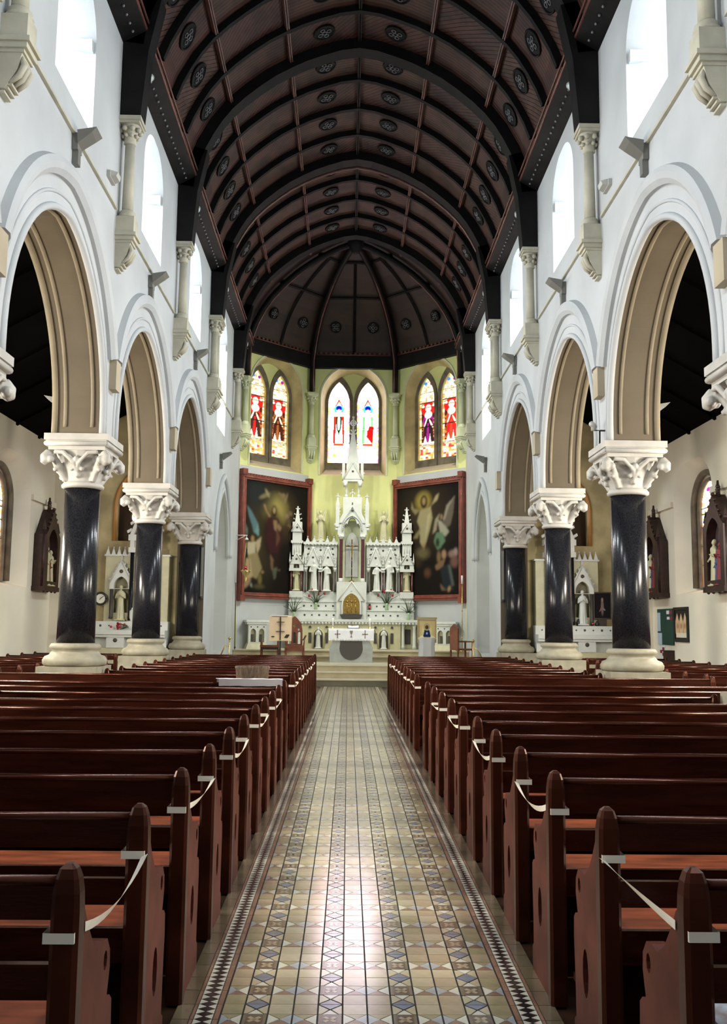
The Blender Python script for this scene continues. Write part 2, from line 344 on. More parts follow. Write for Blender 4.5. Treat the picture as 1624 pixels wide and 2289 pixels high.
# ------------------------------------------------------------------ nave arcade walls
A_H, Z_SP, RISE = 1.90, 4.32, 2.08
def cler(yc): return arch(yc, .78, 7.85, 9.08, .68, 10), arch(yc, .60, 8.25, 9.02, .54, 10)
for s, nm in ((-1, 'left'), (1, 'right')):
    P = PXp(s*XW, s)
    holes, back = [], []
    bays = [4.085]+YC[:3]
    for y0 in bays:
        o = arch(y0+B/2, A_H, 4.0, Z_SP, RISE, 18); holes.append(o); back.append(o)
    d = arch(25.25, 1.18, .84, 3.55, 1.62, 14); holes.append(d); back.append(d)
    cl = [cler(YC[0]-B*1.5+B*k) for k in range(6)]
    cl = [c for c in cl]
    for c in cl[:5]: holes.append(c[0]); back.append(c[1])
    lo = [(cl[5][0][i][0], cl[5][0][i][1]) for i in range(len(cl[5][0]))]
    holes.append([(u+.0, v) if v > 7.9 else (u, 6.6) for u, v in lo]); back.append([(u, v) if v > 8.3 else (u, 6.9) for u, v in cl[5][1]])
    # outline: solid wall to the floor west of the first arch and east of column three; open below 4.0 between columns
    out = [(-1.8, 0), (-1.8, HT), (YEND, HT), (YEND, 0), (YC[3]-.36, 0), (YC[3]-.36, 4.12)]
    mb = MB()
    # lower limit between piers handled by arches that start below the lintel line
    outer = [(-1.8, 0), (-1.8, HT), (YEND, HT), (YEND, 0), (22.30, 0), (22.30, 4.12)]
    ys = [(y0, y0+B) for y0 in reversed(bays)]
    for a, b in ys:
        o = arch((a+b)/2, A_H, 4.12, Z_SP, RISE, 18); outer += list(reversed(o))
    outer += [(4.25, 4.12), (4.25, 0)]
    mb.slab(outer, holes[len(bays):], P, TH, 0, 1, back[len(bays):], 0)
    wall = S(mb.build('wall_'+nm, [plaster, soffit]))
    for k, y0 in enumerate(bays):
        yc = y0+B/2
        m1 = MB()
        for off, dx, r in ((.0, 0, .045), (.0, TH, .045)):
            pts = arch(yc, A_H+off, Z_SP-.16 if r < .04 else 4.12, Z_SP, RISE+off, 18)
            m1.tube([(s*(XW+dx), u, v) for u, v in pts], r, 6)
        for q_, f_ in enumerate(m1.f): m1.mi[q_] = 1 if q_ >= len(m1.f)//2 else 0
        m1.build('arch_moulding', [plaster, mould_m], wall)
        m1 = MB()
        for dx in (.14, TH-.14): m1.tube([(s*(XW+dx), u, v) for u, v in arch(yc, A_H-.006, Z_SP-.10, Z_SP, RISE-.006, 18)], .026, 6)
        m1.build('soffit_roll', [mould_m], wall)
        m1 = MB(); o = arc_only(yc, A_H+.17, Z_SP, RISE+.17, 20)
        m1.tube([(s*XW, u, v) for u, v in [(o[0][0], 4.14)]+o+[(o[-1][0], 4.14)]], .022, 6); m1.build('arch_bead', [plaster], wall)
        hm = MB(); o = [(u, v) for u, v in arc_only(yc, A_H+.355, Z_SP+.12, RISE+.33, 22)]; o = [(yc-A_H-.355, 5.2)]*0+[q for q in o]
        o = [q for q in o if q[1] > 5.15]
        frames = []
        for i, q in enumerate(o):
            t = Vector((o[min(i+1,len(o)-1)][0]-o[max(i-1,0)][0], o[min(i+1,len(o)-1)][1]-o[max(i-1,0)][1])).normalized(); n = Vector((-t.y, t.x))
            frames.append(((-s, 0, 0), (0, n.x, n.y)))
        hm.sweep([(s*XW, u, v) for u, v in o], frames, [(-.02, -.10), (.05, -.10), (.10, -.04), (.12, .03), (.09, .10), (-.02, .13)])
        hm.build('hood_mould', [plaster], wall)
        if k:
            st = MB(); st.box(*(sorted((s*3.40, s*3.52))), y0-.12, y0+.12, 4.82, 5.24); st.build('hood_stop', [cream], wall)
    st = MB(); st.box(*(sorted((s*3.40, s*3.52))), YC[3]-.05, YC[3]+.19, 4.82, 5.24); st.build('hood_stop', [cream], wall)
    # door arch into the side chapel
    m1 = MB()
    for off, r in ((.0, .05),):
        m1.tube([(s*(XW), u, v) for u, v in arch(25.25, 1.18+off, 3.4, 3.55, 1.62, 16)], r, 6)
    o = arc_only(25.25, 1.18+.34, 3.55, 1.62+.36, 16)
    m1.tube([(s*(XW-.02), u, v) for u, v in [(o[0][0], 3.42)]+o+[(o[-1][0], 3.42)]], .075, 8)
    m1.build('door_arch_moulding', [plaster], wall)
    for k in range(1, 6):
        yc = YC[0]-B*1.5+B*k; hole, bk = cler(yc)
        if k == 5: bk = [(u, v) if v > 8.3 else (u, 6.9) for u, v in bk]
        g = MB(); n = len(bk); g.add([(s*(XW+.52), u, v) for u, v in bk], tessellate_polygon([[Vector((u, v, 0)) for u, v in bk]])); 
        wo = S(g.build('window_%d' % (k+(0 if s < 0 else 10)), [cler_glow]))
        jb = MB()
        for q in (-1, 1): jb.box(*sorted((s*(XW+.03), s*(XW+.34))), *sorted((yc+q*.80, yc+q*.69)), 8.98, 9.14)
        jb.build('jamb_block', [plaster], wo)
    sc = MB()
    for a, b in zip([-1.6]+YC, YC+[YEND]):
        sc.box(*sorted((s*3.47, s*3.502)), a+.2, b-.2, 7.455, 7.475); sc.box(*sorted((s*3.46, s*3.502)), a+.2, b-.2, 7.425, 7.445)
    sc.build('string_course', [stone_c], wall)

# ------------------------------------------------------------------ aisles
def stained(name, X, s, yc, a, z0, zs, rise, ops, parent, m, nx=30, ny=90):
    pass
def P2(nx, ny): 
    u, v = np.meshgrid((np.arange(nx+1))/nx, (np.arange(ny+1))/ny); return u, v
def paint(nx, ny, bg, ops):
    u, v = P2(nx, ny); c = np.zeros(u.shape+(3,)); c[:] = bg
    for op in ops:
        k = op[0]
        if k == 'e':
            _, cx, cy_, rx, ry, col, soft = op[:7]; rot = op[7] if len(op) > 7 else 0
            dx, dy = u-cx, v-cy_; 
            if rot: dx, dy = dx*math.cos(rot)+dy*math.sin(rot), -dx*math.sin(rot)+dy*math.cos(rot)
            d = np.sqrt((dx/rx)**2+(dy/ry)**2); w_ = np.clip((1-d)/max(soft, 1e-3)+.5, 0, 1)
        elif k == 'r':
            _, x0, x1, y0, y1, col = op[:6]; w_ = ((u >= x0) & (u <= x1) & (v >= y0) & (v <= y1))*1.0
        elif k == 'p':
            _, pts, col = op[:3]; w_ = np.zeros(u.shape, bool); j = len(pts)-1
            for i in range(len(pts)):
                xi, yi = pts[i]; xj, yj = pts[j]
                cond = ((yi > v) != (yj > v)) & (u < (xj-xi)*(v-yi)/((yj-yi) or 1e-9)+xi); w_ ^= cond; j = i
            w_ = w_*1.0
        elif k == 'n': w_ = None; c *= (1+op[1]*(rng.random(u.shape)-.5))[..., None]
        elif k == 'cells':   # quarry pattern
            _, x0, x1, y0, y1, nxx, nyy, cols, mix = op
            ins = (u >= x0) & (u <= x1) & (v >= y0) & (v <= y1)
            ii = np.floor((u-x0)/(x1-x0)*nxx).astype(int); jj = np.floor((v-y0)/(y1-y0)*nyy).astype(int)
            tab = np.array(cols)[rng.integers(0, len(cols), (nyy+3, nxx+3))]
            cc = tab[np.clip(jj, 0, nyy), np.clip(ii, 0, nxx)]; c[ins] = c[ins]*(1-mix)+cc[ins]*mix
            continue
        if w_ is not None: c = c*(1-w_[..., None])+np.array(col)*w_[..., None]
    return np.clip(c, 0, 3)
def grid_mesh(name, cols, fn, m, keep=None):
    ny, nx = cols.shape[0]-1, cols.shape[1]-1
    vs = [fn(i/nx, j/ny) for j in range(ny+1) for i in range(nx+1)]
    fs = [(j*(nx+1)+i, j*(nx+1)+i+1, (j+1)*(nx+1)+i+1, (j+1)*(nx+1)+i) for j in range(ny) for i in range(nx) if keep is None or keep((i+.5)/nx, (j+.5)/ny)]
    me = bpy.data.meshes.new(name); me.from_pydata(vs, [], fs); me.materials.append(m)
    at = me.color_attributes.new('Col', 'FLOAT_COLOR', 'POINT'); a = np.ones((len(vs), 4), np.float32); a[:, :3] = cols.reshape(-1, 3); at.data.foreach_set('color', a.ravel())
    me.update(); return me
RED, AMB, WHT, LED, GRN, BLU, PUR, BRN = (.75,.02,.02), (.75,.38,.08), (.95,.85,.68), (.015,.012,.012), (.03,.35,.08), (.08,.30,.75), (.38,.02,.30), (.10,.02,.012)
def saint(seed, robe, skirt, bg=RED):
    r = random.Random(seed); o = [('cells', 0, 1, 0, 1, 9, 60, [WHT, AMB, (.9,.7,.45), (.95,.8,.6), (.5,.2,.06)], .75),
        ('cells', .14, .86, .70, 1, 7, 14, [WHT, (.9,.75,.6), (.95,.9,.85), (.7,.45,.25)], .8),
        ('e', .35, .93, .10, .02, BLU, .2), ('e', .68, .92, .08, .02, PUR, .2),
        ('r', .12, .88, .22, .68, BRN), ('cells', .12, .88, .22, .5, 8, 18, [BRN, AMB, (.3,.05,.02), (.5,.2,.05)], .7),
        ('e', .5, .62, .42, .085, bg, .1), ('e', .2, .655, .08, .018, WHT, .2), ('e', .8, .655, .08, .018, WHT, .2),
        ('e', .5, .46, .30, .12, robe, .12), ('p', [(.28,.5),(.2,.22),(.82,.22),(.72,.5)], skirt),
        ('p', [(.45,.45),(.35,.22),(.52,.22),(.55,.45)], robe), ('e', .5, .55, .22, .045, WHT, .15),
        ('e', .5, .63, .17, .045, (1,.88,.72), .1), ('e', .5, .622, .10, .032, (.9,.6,.42), .15), ('e', .5, .618, .07, .026, (.98,.86,.72), .2),
        ('e', .36, .47, .14, .022, WHT, .2, .5), ('e', .66, .44, .13, .022, (.95,.8,.62), .2, -.4),
        ('p', [(.2,.20),(.32,.30),(.44,.20)], WHT), ('p', [(.5,.20),(.6,.32),(.68,.2)], WHT),
        ('cells', .05, .95, .0, .17, 6, 7, [WHT, AMB, (.85,.5,.2), (.95,.85,.7), RED], .85),
        ('r', 0, 1, .172, .182, LED), ('r', 0, 1, .405, .415, LED), ('r', 0, 1, .69, .70, LED), ('r', 0, .02, 0, 1, LED), ('r', .98, 1, 0, 1, LED), ('n', .18)]
    return paint(40, 170, WHT, o)**1.35
def saint_pale(robe, over, side):
    PW = (.98,.98,1.0); o = [('cells', 0, .1, 0, 1, 1, 30, [PW, (.9,.55,.65), (1,.75,.45)], .8), ('cells', .9, 1, 0, 1, 1, 30, [PW, (.9,.55,.65), (1,.75,.45)], .8),
        ('p', [(.22,.66),(.5,.80),(.78,.66),(.70,.66),(.5,.76),(.30,.66)], (.85,.45,.35)), ('r', .22, .26, .60, .74, (.95,.7,.4)), ('r', .74, .78, .60, .74, (.95,.7,.4)),
        ('e', .5, .665, .22, .055, (.45,.75,.95), .15), ('e', .5, .68, .13, .03, (.02,.22,.60), .2), ('e', .5, .635, .12, .035, (.95,.6,.75), .12), ('e', .5, .63, .09, .03, PW, .2),
        ('p', [(.26,.58),(.3,.24),(.74,.24),(.76,.58)], (.93,.9,.88)), ('p', [(.26,.58),(.24,.25),(.34,.25),(.38,.58)], side), ('p', [(.74,.58),(.76,.25),(.68,.25),(.64,.58)], side),
        ('p', over, robe), ('e', .5, .50, .06, .09, PW, .2),
        ('p', [(.24,.22),(.76,.22),(.7,.25),(.3,.25)], (.85,.45,.12)), ('e', .35, .11, .12, .035, (.9,.6,.35), .15), ('e', .65, .11, .12, .035, (.75,.6,.85), .15), ('e', .5, .11, .12, .04, PW, .2),
        ('p', [(.35,.93),(.5,.99),(.65,.93),(.5,.965)], (.75,.75,.9)), ('p', [(.25,.85),(.5,.97),(.75,.85),(.5,.94)], (.7,.72,.92)),
        ('r', 0, 1, .208, .215, (.5,.2,.2)), ('r', 0, 1, .435, .442, (.1,.05,.1)), ('r', 0, 1, .825, .833, (.5,.1,.2)), ('r', .085, .095, 0, 1, (.75,.5,.55)), ('r', .905, .915, 0, 1, (.75,.5,.55)),
        ('cells', .1, .9, .0, .2, 6, 5, [PW, (1,.72,.5), PW, (.8,.7,.95)], .6), ('n', .05)]
    return paint(48, 180, PW, o)**6

for s, nm in ((-1, 'left'), (1, 'right')):
    P = PXp(s*XO, s); mb = MB(); hs, bs, wy = [], [], [19.4-B*k for k in range(4)]
    for y in wy:
        hs.append(arch(y, 1.12, 2.3, 4.25, .78, 12)); bs.append(arch(y-.05, .62, 2.42, 4.05, .62, 12))
    mb.slab([(-1.8, 0), (-1.8, 5.75), (YE+.3, 5.75), (YE+.3, 0)], hs, P, .5, 0, 0, bs)
    aw = S(mb.build('wall_aisle_'+nm, [aisle_pl]))
    for y in wy[1:]: area('aisle_fill_light', (s*(XO+.18), y, 3.5), (-s, .3, -.25), .9, 1.6, W_AISLE, (1, .93, .80))  # fill lamps added at the unseen near windows to brighten the aisle walls
    for k, y in enumerate(wy):
        bk = bs[k]; us = [p[0] for p in bk]; y0, y1 = min(us), max(us); z1 = max(p[1] for p in bk)
        def inside(u, v, bk=bk, y0=y0, y1=y1, z1=z1):
            yy, zz = y0+u*(y1-y0), 2.42+v*(z1-2.42); w_ = False; j = len(bk)-1
            for i in range(len(bk)):
                if (bk[i][1] > zz) != (bk[j][1] > zz) and yy < (bk[j][0]-bk[i][0])*(zz-bk[i][1])/(bk[j][1]-bk[i][1])+bk[i][0]: w_ = not w_
                j = i
            return w_
        cols = saint(10+k, (.2,.35,.1) if k % 2 else (.05,.2,.6), (.7,.35,.6), bg=(.1,.35,.8))
        me = grid_mesh('stained_glass', cols, lambda u, v: (s*(XO+.42), y0+u*(y1-y0), 2.42+v*(z1-2.42)), g_aisle, inside)
        wn = S(link('window_%d' % (20+k+(0 if s < 0 else 5)), me))
        fr = MB(); fr.tube([(s*(XO+.36), u, v) for u, v in bk]+[(s*(XO+.36), *bk[0])], .045, 6)
        for z in (2.9, 3.3, 3.7, 4.1): fr.box(*sorted((s*(XO+.40), s*(XO+.415))), y0, y1, z, z+.015)
        fr.build('window_frame', [tracery_m], wn)
        tr = MB(); tr.tube([(s*(XO+.30), u, v) for u, v in arch(y-.05, .74, 2.42, 4.08, .74, 12)], .075, 6); tr.build('window_surround', [tracery_m], wn)
    bd = MB(); segs = sorted([(y-1.12, y+1.12) for y in wy]); pr = -1.6
    for a, b in segs: bd.box(*sorted((s*(XO-.06), s*(XO+.02))), pr, a, 4.22, 4.34); pr = b
    bd.box(*sorted((s*(XO-.06), s*(XO+.02))), pr, YE, 4.22, 4.34); bd.build('impost_band', [aisle_pl], aw)
    # end wall of the aisle with its recess
    Pe = lambda u, v, d: (s*u, YE+d, v)
    rc = arch(5.15, .52, 3.5, 4.3, .95, 12)
    ew = MB(); ew.slab([(4.1, 0), (4.1, 7.2), (XO+.1, 5.9), (XO+.1, 0)], [rc], Pe, .45); ewo = S(ew.build('wall_aisle_end_'+nm, [mat('chapel_wall_'+nm, (.52,.44,.24), .8, var=.35, vscale=1.6)]))
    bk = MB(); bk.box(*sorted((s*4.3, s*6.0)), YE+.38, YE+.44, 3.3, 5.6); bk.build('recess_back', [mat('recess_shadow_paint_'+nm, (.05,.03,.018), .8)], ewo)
    rm = MB(); rm.tube([(s*u, YE-.01, v) for u, v in rc], .05, 6); rm.build('recess_moulding', [mat('gilded_edge_'+nm, (.45,.22,.06), .5)], ewo)
    rw = paint(40, 40, (.9,.85,.8), [('e', .5, .5, .5, .5, (.8,.3,.3), .05), ('e', .5, .5, .44, .44, (.98,.95,.92), .05), ('e', .5, .5, .3, .3, (.9,.7,.75), .1), ('e', .5, .5, .26, .26, (.98,.97,.9), .1)]+
               [('e', .5+.34*math.cos(q), .5+.34*math.sin(q), .06, .06, (.7,.2,.2), .2) for q in np.arange(0, 6.28, .52)])
    me = grid_mesh('rose_window', rw, lambda u, v: (s*(5.15+(u-.5)*.42), YE+.36, 4.12+(v-.5)*.42), g_c, lambda u, v: (u-.5)**2+(v-.5)**2 < .25)
    rwin = S(link('window_%d' % (30+(s > 0)), me)); rf = MB(); rf.tube([(s*(5.15+.22*math.cos(q)), YE+.35, 4.12+.22*math.sin(q)) for q in np.linspace(0, 2*PI, 25)], .02, 6); rf.build('window_frame', [tracery_m], rwin)
    pl = MB(); pl.box(*sorted((s*(XO-.32), s*(XO+.05))), YE-.28, YE+.02, 0, 5.75); pl.build('corner_pier', [aisle_pl], ewo)
    # lean-to aisle roof with rafters
    rf = MB(); rf.add([(s*4.1, -1.8, 7.35), (s*7.2, -1.8, 5.60), (s*7.2, YE+.4, 5.60), (s*4.1, YE+.4, 7.35), (s*4.1, -1.8, 7.5), (s*7.6, -1.8, 5.75), (s*7.6, YE+.4, 5.75), (s*4.1, YE+.4, 7.5)],
                      [(0,3,2,1),(4,5,6,7),(0,1,5,4),(1,2,6,5),(2,3,7,6),(3,0,4,7)]); ro = S(rf.build('ceiling_aisle_'+nm, [aisle_roof]))
    for k in range(16):
        y = 1.2+k*1.4; r_ = MB(); r_.obox((s*5.6, y, 6.50), (s*1.45, 0, -.82), (0, .05, 0), (0, 0, .05)); r_.build('rafter', [aisle_roof], ro)
    # side chapel beyond the door arch
    cw = MB(); cw.box(*sorted((s*4.16, s*6.4)), 27.0, 27.2, 0, 6.2); cw.box(*sorted((s*6.3, s*6.45)), YE+.45, 27.1, 0, 6.2)
    S(cw.build('wall_side_chapel_'+nm, [mat('sacristy_plaster_'+nm, (.52,.50,.28), .8, var=.1)])); cc = MB(); cc.box(*sorted((s*4.1, s*6.5)), YE+.45, 27.2, 6.2, 6.3); S(cc.build('ceiling_side_chapel_'+nm, [cream]))
    gl = MB(); gl.box(*sorted((s*6.26, s*6.29)), 24.3, 25.6, 2.2, 4.4); S(gl.build('window_%d' % (34+(s > 0)), [mat_glow('chapel_glass_'+nm, (.95,.95,.75), 5)]))
# west wall with its great window
ww = MB(); hole = arch(0, 1.9, 3.2, 6.6, 2.2, 14)
ww.slab([(-7.5, 0), (-7.5, 7.2), (-3.6, 13.4), (3.6, 13.4), (7.5, 7.2), (7.5, 0)], [hole], lambda u, v, d: (u, -1.5-d, v), .4)
S(ww.build('wall_west', [plaster])); g = MB(); g.add([(u, -1.75, v) for u, v in hole], tessellate_polygon([[Vector((u, v, 0)) for u, v in hole]])); S(g.build('window_40', [west_glow]))

# ------------------------------------------------------------------ roof: profile of the pointed barrel
HALF = [(0,12.97),(.36,12.915),(.71,12.80),(1.05,12.67),(1.33,12.53),(1.65,12.35),(1.95,12.13),(2.25,11.88),(2.5,11.63),(2.7,11.37),(2.86,11.1),(3.0,10.82),(3.1,10.55),(3.18,10.3),(3.22,10.0)]
def offs(d):
    o = []
    for i, p in enumerate(HALF):
        a, b = HALF[max(i-1, 0)], HALF[min(i+1, len(HALF)-1)]; t = Vector((b[0]-a[0], b[1]-a[1])).normalized(); n = Vector((-t.y, t.x))
        if i == 0: o.append((0, p[1]+d*1.04))
        else: o.append((p[0]+n.x*d, p[1]+n.y*d))
    return o
def at_s(pts, q):
    L = 0
    for a, b in zip(pts, pts[1:]):
        l = math.dist(a, b)
        if L+l >= q: k = (q-L)/l; return (a[0]+(b[0]-a[0])*k, a[1]+(b[1]-a[1])*k)
        L += l
    return pts[-1]
BOARD = offs(.20); LEN = sum(math.dist(a, b) for a, b in zip(BOARD, BOARD[1:]))
def s_of_x(x):
    L = 0
    for a, b in zip(BOARD, BOARD[1:]):
        if b[0] >= x: return L+math.dist(a, b)*(x-a[0])/(b[0]-a[0])
        L += math.dist(a, b)
    return LEN
SP = [0, s_of_x(1.40), s_of_x(2.58), LEN-.42]
shell = MB(); full = [(-x, z) for x, z in reversed(offs(.30))]+offs(.30)[1:]; full = [(-3.7, 9.9)]+full+[(3.7, 9.9)]
for (a, b) in zip(full, full[1:]): shell.add([(a[0], -1.8, a[1]), (b[0], -1.8, b[1]), (b[0], 27.35, b[1]), (a[0], 27.35, a[1])], [(0,1,2,3)])
ceiling = S(shell.build('ceiling', [timber]))
def clip(poly, a, b, c):      # keep a*x+b*y<=c
    o = []
    for i, p in enumerate(poly):
        q = poly[(i+1) % len(poly)]; dp, dq = a*p[0]+b*p[1]-c, a*q[0]+b*q[1]-c
        if dp <= 0: o.append(p)
        if dp*dq < 0: t = dp/(dp-dq); o.append((p[0]+(q[0]-p[0])*t, p[1]+(q[1]-p[1])*t))
    return o
def panel(sgn, s0, s1, y0, y1, direc, m):
    mb = MB(); wid = .085; diag = {0: (0, 1), 1: (.7, .714), 2: (-.7, .714)}[direc]
    cs = [diag[0]*a+diag[1]*b for a in (s0, s1) for b in (y0, y1)]; k = min(cs)
    nseg = 3
    while k < max(cs):
        for q in range(nseg):
            a, b = s0+(s1-s0)*q/nseg, s0+(s1-s0)*(q+1)/nseg
            poly = [(a, y0), (b, y0), (b, y1), (a, y1)]
            poly = clip(poly, diag[0], diag[1], k+wid-.008); poly = clip(poly, -diag[0], -diag[1], -k) if len(poly) > 2 else []
            if len(poly) > 2:
                pts = []
                for ss, yy in poly: x, z = at_s(BOARD, ss); pts.append((sgn*x, yy, z))
                mb.add(pts, [tuple(range(len(pts)))])
        k += wid
    if mb.f: mb.build('ceiling_panel', [m], ceiling)
def rib(y, wdt, d0, d1, name, post=False):
    lo, hi = offs(d0), offs(d1); mb = MB()
    if not post: lo, hi = lo[:-2], hi[:-2]
    lo = [(-x, z) for x, z in reversed(lo)]+lo[1:]; hi = [(-x, z) for x, z in reversed(hi)]+hi[1:]
    n = len(lo); h = wdt/2; vs = []
    for (a, b) in zip(lo, hi): vs += [(a[0], y-h, a[1]), (a[0], y+h, a[1]), (b[0], y+h, b[1]), (b[0], y-h, b[1])]
    mb.add(vs, [(i*4+j, i*4+(j+1) % 4, (i+1)*4+(j+1) % 4, (i+1)*4+j) for i in range(n-1) for j in range(4)])
    if post:
        for s in (-1, 1):
            mb.add([(s*3.49, y-h, 8.90), (s*3.20, y-h, 8.90), (s*3.49, y+h, 8.90), (s*3.20, y+h, 8.90), (s*3.49, y-h, 9.9), (s*3.12, y-h, 9.9), (s*3.49, y+h, 9.9), (s*3.12, y+h, 9.9), (s*3.49, y-h, 10.9), (s*2.95, y-h, 10.75), (s*3.49, y+h, 10.9), (s*2.95, y+h, 10.75)],
                   [(0,1,3,2),(0,4,5,1),(2,3,7,6),(1,5,7,3),(0,2,6,4),(4,8,9,5),(6,7,11,10),(5,9,11,7),(4,6,10,8),(8,10,11,9)])
    return mb.build(name, [timber], ceiling)
def roundel(c, nrm, r=.20):
    """dark pierced roundel with grey tracery rings, set on the boards"""
    nrm = Vector(nrm).normalized(); a = nrm.cross(Vector((0, 1, 0))).normalized(); b = nrm.cross(a); c = Vector(c)
    mb = MB(); n = 20
    vs = [c+r*(math.cos(2*PI*i/n)*a+math.sin(2*PI*i/n)*b)+nrm*.03 for i in range(n)]+[c+r*(math.cos(2*PI*i/n)*a+math.sin(2*PI*i/n)*b)-nrm*.02 for i in range(n)]
    mb.add(vs, [tuple(range(n))]+[(i, (i+1) % n, n+(i+1) % n, n+i) for i in range(n)])
    mb.tube([c+r*(math.cos(2*PI*i/n)*a+math.sin(2*PI*i/n)*b)+nrm*.03 for i in range(n+1)], .022, 5)
    o = mb.build('roundel', [timber], ceiling)
    t = MB()
    for k in range(5):
        cc = c+nrm*.045 if k == 4 else c+nrm*.045+.095*(math.cos(PI/2*k+.4)*a+math.sin(PI/2*k+.4)*b)
        t.tube([cc+.042*(math.cos(2*PI*i/8)*a+math.sin(2*PI*i/8)*b) for i in range(9)], .010, 4)
    t.build('tracery', [grey_trac], o)
sub = B/4; ystart = YC[0]
ny = 0
for k in range(16):
    y0, y1 = ystart+k*sub, ystart+(k+1)*sub
    for sg in (-1, 1):
        for r in range(3): panel(sg, SP[r]+.03, SP[r+1]-.03, y0+.05, y1-.05, ((k+r) % 2)*(1 if sg > 0 else 2) if r < 2 else (k+1) % 2, board_m if (k+r) % 2 else board_b)
        ym = (y0+y1)/2
        for xq in (.70, 2.93):
            i = min(range(len(BOARD)), key=lambda q: abs(BOARD[q][0]-xq)); i = max(1, i)
            ss = s_of_x(xq); p = at_s(BOARD, ss); p2 = at_s(BOARD, ss+.05); t = Vector((p2[0]-p[0], p2[1]-p[1])).normalized(); nn = (t.y, -t.x)
            if nn[1] > 0: nn = (-nn[0], -nn[1])
            roundel((sg*p[0], ym, p[1]), (sg*nn[0], 0, nn[1]), .20 if xq < 1 else .22)
    if k % 4: rib(y0, .10, .07, .25, 'ceiling_rib')
for k, y in enumerate(YC): rib(y, .32 if k != 3 else .36, -.02, .28, 'principal_rib', True)
# moulded chancel arch behind the rib at 22.15
ca = MB(); lo = offs(-.02); path = [(-x, YC[3]+.25, z) for x, z in reversed(lo)]+[(x, YC[3]+.25, z) for x, z in lo[1:]]; ca.tube(path, .035, 6); ca.build('chancel_arch_bead', [rail_m], ceiling)
cu = MB()
for i in range(44):
    q = LEN*(i+.5)/44*2-LEN; p = at_s(offs(.03), abs(q)); cu.ball((math.copysign(p[0], q), YC[3]+.22, p[1]), .035, 0, 6)
tag(cu.build('cusping', [timber], ceiling), kind='stuff')
for x in (0, 1.40, 2.58):
    for sg in ((1,) if x == 0 else (-1, 1)):
        p = at_s(BOARD, s_of_x(x)) if x else (0, BOARD[0][1]); p2 = at_s(BOARD, s_of_x(x)+.05) if x else (.05, p[1]); t = Vector((p2[0]-p[0], p2[1]-p[1])).normalized(); nn = Vector((t.y, -t.x)); 
        for a, b in zip([4.1]+YC, YC+[27.35]):
            pu = MB()
            for dd in (-.020, .020): pu.obox((sg*(p[0]+nn.x*.07+t.x*dd), (a+b)/2, p[1]+nn.y*.07+t.y*dd), (0, (b-a)/2-.12, 0), (sg*t.x*.012, 0, t.y*.012), (sg*nn.x*.05, 0, nn.y*.05))
            pu.build('purlin', [rail_m if x else timber], ceiling)
for sg in (-1, 1):
    for a, b in zip([-1.7, 4.085]+YC, [4.085]+YC+[YEND]):
        a += .13; b -= .13
        co = MB(); co.add([(sg*3.5, a, 10.02), (sg*3.17, a, 10.20), (sg*3.17, b, 10.20), (sg*3.5, b, 10.02), (sg*3.5, a, 10.6), (sg*3.30, a, 10.6), (sg*3.30, b, 10.6), (sg*3.5, b, 10.6)], [(0,1,2,3),(4,7,6,5),(1,5,6,2),(0,4,5,1),(3,2,6,7),(0,3,7,4)])
        c_ = co.build('cornice', [timber], ceiling)
        ra = MB(); ra.tube([(sg*3.17, a, 10.24), (sg*3.17, b, 10.24)], .028, 6); ra.tube([(sg*3.14, a, 10.33), (sg*3.14, b, 10.33)], .020, 6); ra.build('cornice_rail', [rail_m], ceiling)
        dn = MB(); y = a+.1
        while y < b: dn.ball((sg*3.33, y, 10.105), .022, 0, 5); y += .19
        tag(dn.build('cornice_studs', [grey_trac], ceiling), kind='stuff')

